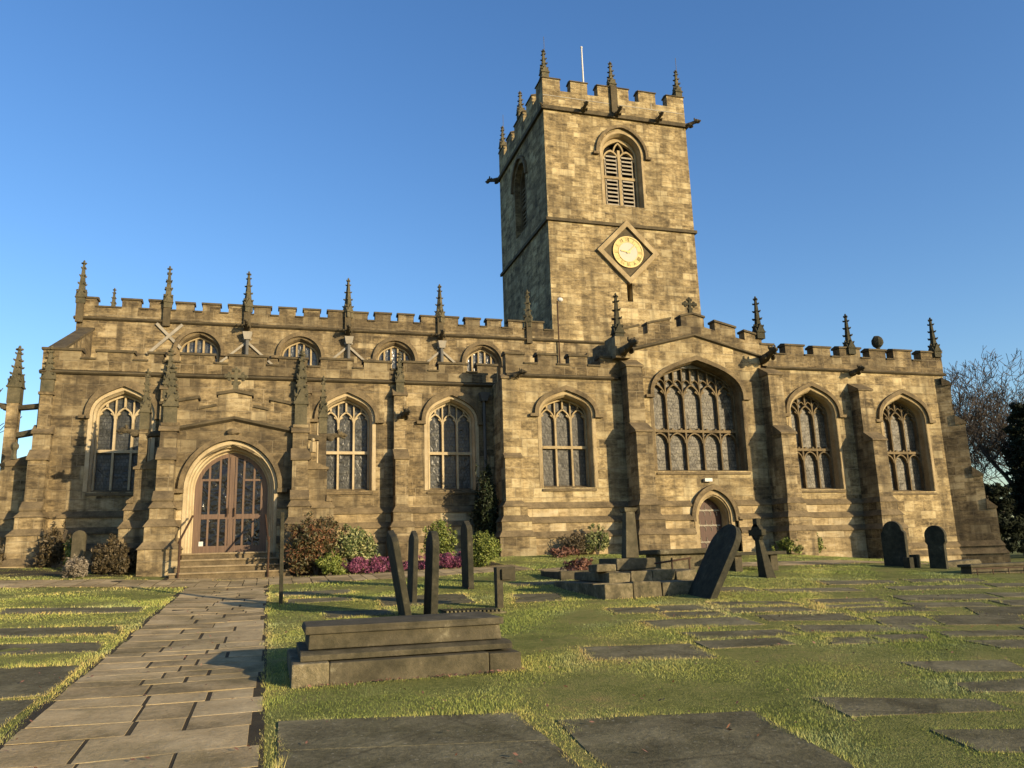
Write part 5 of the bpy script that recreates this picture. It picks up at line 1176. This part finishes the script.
dense_tree('evergreen_tree', (55, 44, .4), 9.5, 4.5, 36000, .10, 'yew', 'dark evergreen farthest right behind the low wall', .3, 60, 14)
dense_tree('hedge', (38, 40, .4), 2.6, 2.6, 9000, .10, 'yew', 'dark low hedge behind the foot of the corner buttress', .15, 40, 17)

# ------------------------------------------------------------------ grass blades
def inside(P, q):
    q = np.array(q); a = sum(q[i][0]*q[(i+1) % 4][1]-q[(i+1) % 4][0]*q[i][1] for i in range(4))
    if a < 0: q = q[::-1]
    d = np.full(len(P), 1e9)
    for i in range(4):
        e_ = q[(i+1) % 4]-q[i]; L = np.hypot(*e_); n_ = np.array([-e_[1], e_[0]])/L
        d = np.minimum(d, (P-q[i])@n_)
    return d      # >0 inside
def grass():
    parts = []
    for (x0, x1, y0, y1, dens) in ((-4, 8.5, 4.2, 9, 4200), (-5, 9.5, 9, 13, 2600), (-8, 15, 13, 18, 1200), (-10, 21, 18, 27.5, 420), (9.5, 17, 8.5, 13, 420), (21, 32, 16, 27, 160), (-11, -5, 9, 18, 300)):
        n = int((x1-x0)*(y1-y0)*dens); parts.append(np.stack([RNG.uniform(x0, x1, n), RNG.uniform(y0, y1, n)], 1))
    P = np.concatenate(parts)
    ang = (P[:, 0]/np.maximum(P[:, 1], .1)); P = P[(ang < 1.25) & (ang > -.5)]
    edge = np.full(len(P), 1e9); keep = np.ones(len(P), bool)
    for q in EXC:
        d = inside(P, q); wob = .03*np.sin(P[:, 0]*3.1+P[:, 1]*5.3)+.022*np.sin(P[:, 0]*23)+.02*np.sin(P[:, 1]*19+P[:, 0]*7)+.03*np.sin(P[:, 0]*6.1+P[:, 1]*4.3)
        keep &= d < (.035+wob if (q[0][1] < 7.2 or len(q) != 4 or q[0][0] == q[3][0]) else .06+wob*1.7); edge = np.minimum(edge, np.abs(d))
    keep &= ~((P[:, 1] > 25.9) & (P[:, 0] > 7.4)); keep &= ~((P[:, 1] > 27.6))
    P, edge = P[keep], edge[keep]
    # thin patchy wear
    def nz(s_, k): return np.sin(P[:, 0]*s_+k)*np.sin(P[:, 1]*s_*1.13+k*2)+.5*np.sin(P[:, 0]*s_*2.3-P[:, 1]*s_*1.7+k)
    w_ = nz(.9, 1.3)+.6*nz(2.7, .4)
    dry = np.clip(.25+.16*(P[:, 0] < -1.9)+.20*w_+.12*nz(.33, 2.9)+np.exp(-edge/.10)*.5+RNG.normal(0, .12, len(P)), 0, 1).astype(np.float32)
    far = np.clip((P[:, 1]-8)/12, 0, 1)
    h = (.015+.008*np.clip(nz(1.7, 2.2), -1, 1.5)+np.exp(-edge/.06)*.018)*(1+far*.35)*RNG.uniform(.6, 1.5, len(P)); tuft = np.clip(nz(4.3, .9)*nz(1.1, 2.)-.75, 0, 1)*np.clip(edge*-8+2.2, 0, 1); h = h*(1+1.6*tuft); bare = (nz(.8, 3.7)+.5*nz(3.1, 1.1) > 1.4); h = np.where(bare, h*.6, h); h = np.maximum(h, .008)
    wd = (.0022+.0055*far)*RNG.uniform(.7, 1.4, len(P)); a = RNG.uniform(0, 2*np.pi, len(P))
    n = len(P); Z = gza(P[:, 0], P[:, 1])-.006
    dx, dy = np.cos(a)*wd, np.sin(a)*wd; lx, ly = RNG.normal(0, .4, n)*h, RNG.normal(0, .4, n)*h
    V = np.empty((n, 3, 3)); V[:, 0] = np.stack([P[:, 0]-dx, P[:, 1]-dy, Z], 1); V[:, 1] = np.stack([P[:, 0]+dx, P[:, 1]+dy, Z], 1); V[:, 2] = np.stack([P[:, 0]+lx, P[:, 1]+ly, Z+h], 1)
    me = bpy.data.meshes.new('grass'); me.vertices.add(3*n); me.vertices.foreach_set('co', V.ravel()); me.loops.add(3*n); me.loops.foreach_set('vertex_index', np.arange(3*n, dtype=np.int32))
    me.polygons.add(n); me.polygons.foreach_set('loop_start', np.arange(n, dtype=np.int32)*3); me.polygons.foreach_set('loop_total', np.full(n, 3, dtype=np.int32)); me.update()
    at = me.attributes.new('dry', 'FLOAT', 'POINT'); at.data.foreach_set('value', np.repeat(dry, 3)); me.materials.append(M['blade'])
    o = bpy.data.objects.new('grass', me); COL.objects.link(o); tag(o, 'short lawn grass with dry yellow tufts along the slab edges', 'grass', kind='stuff'); print('blades', n)
grass()
# fallen leaves
def leaves():
    n = 1500; x = RNG.uniform(-5, 14, n); y = RNG.uniform(5, 20, n); k = 160; x[:k] = RNG.uniform(.25, 2.6, k); y[:k] = 8.14-RNG.exponential(.05, k)
    P = np.stack([x, y, gza(x, y)+.035], 1); N = np.tile([0, 0, 1.], (n, 1)); me = leaf_mesh(P, N*2.5, .016, 'fallen_leaves', 'redplant', 1.3)
    o = bpy.data.objects.new('fallen_leaves', me); COL.objects.link(o); tag(o, 'scattered dry brown fallen leaves on the grass and slabs', 'leaves', kind='stuff')
leaves()

# ------------------------------------------------------------------ light, sky, camera
SUN_EL, SUN_AZ = math.radians(14), math.radians(36)    # azimuth measured from south towards east
dvec = Vector((math.sin(SUN_AZ)*math.cos(SUN_EL), -math.cos(SUN_AZ)*math.cos(SUN_EL), math.sin(SUN_EL)))
sl = bpy.data.lights.new('sun', 'SUN'); sl.energy = 5.0; sl.angle = math.radians(.55); sl.color = (1., .78, .48)
so = bpy.data.objects.new('sun', sl); COL.objects.link(so); so.rotation_euler = dvec.to_track_quat('Z', 'Y').to_euler()
wd = bpy.data.worlds.new('World'); sc.world = wd; wd.use_nodes = True; nt = wd.node_tree
bg = nt.nodes['Background']; sky = nt.nodes.new('ShaderNodeTexSky'); sky.sky_type = 'NISHITA'; sky.sun_disc = False
sky.sun_elevation = SUN_EL; sky.sun_rotation = math.pi-SUN_AZ; sky.altitude = 100; sky.air_density = 1.15; sky.dust_density = .9; sky.ozone_density = 3.2
hs = nt.nodes.new('ShaderNodeHueSaturation'); hs.inputs['Saturation'].default_value = 1.17; hs.inputs['Hue'].default_value = .509; nt.links.new(sky.outputs[0], hs.inputs['Color']); nt.links.new(hs.outputs[0], bg.inputs[0]); bg.inputs[1].default_value = .132
cd = bpy.data.cameras.new('camera'); co = bpy.data.objects.new('camera', cd); COL.objects.link(co); sc.camera = co
cd.sensor_width = 36; cd.lens = 800/1024*36; cd.clip_end = 6000; cd.clip_start = .1
yaw, pitch, roll = math.radians(16.85), math.radians(12.07), math.radians(-1.80)
f = Vector((math.sin(yaw)*math.cos(pitch), math.cos(yaw)*math.cos(pitch), math.sin(pitch))); r0 = Vector((math.cos(yaw), -math.sin(yaw), 0)); u0 = r0.cross(f)
r = r0*math.cos(roll)+u0*math.sin(roll); u = -r0*math.sin(roll)+u0*math.cos(roll)
co.matrix_world = Matrix(((r.x, u.x, -f.x, 0), (r.y, u.y, -f.y, 0), (r.z, u.z, -f.z, 1.6), (0, 0, 0, 1)))
sc.view_settings.view_transform = 'Standard'; sc.view_settings.look = 'None'; sc.view_settings.exposure = .82; sc.view_settings.gamma = 1
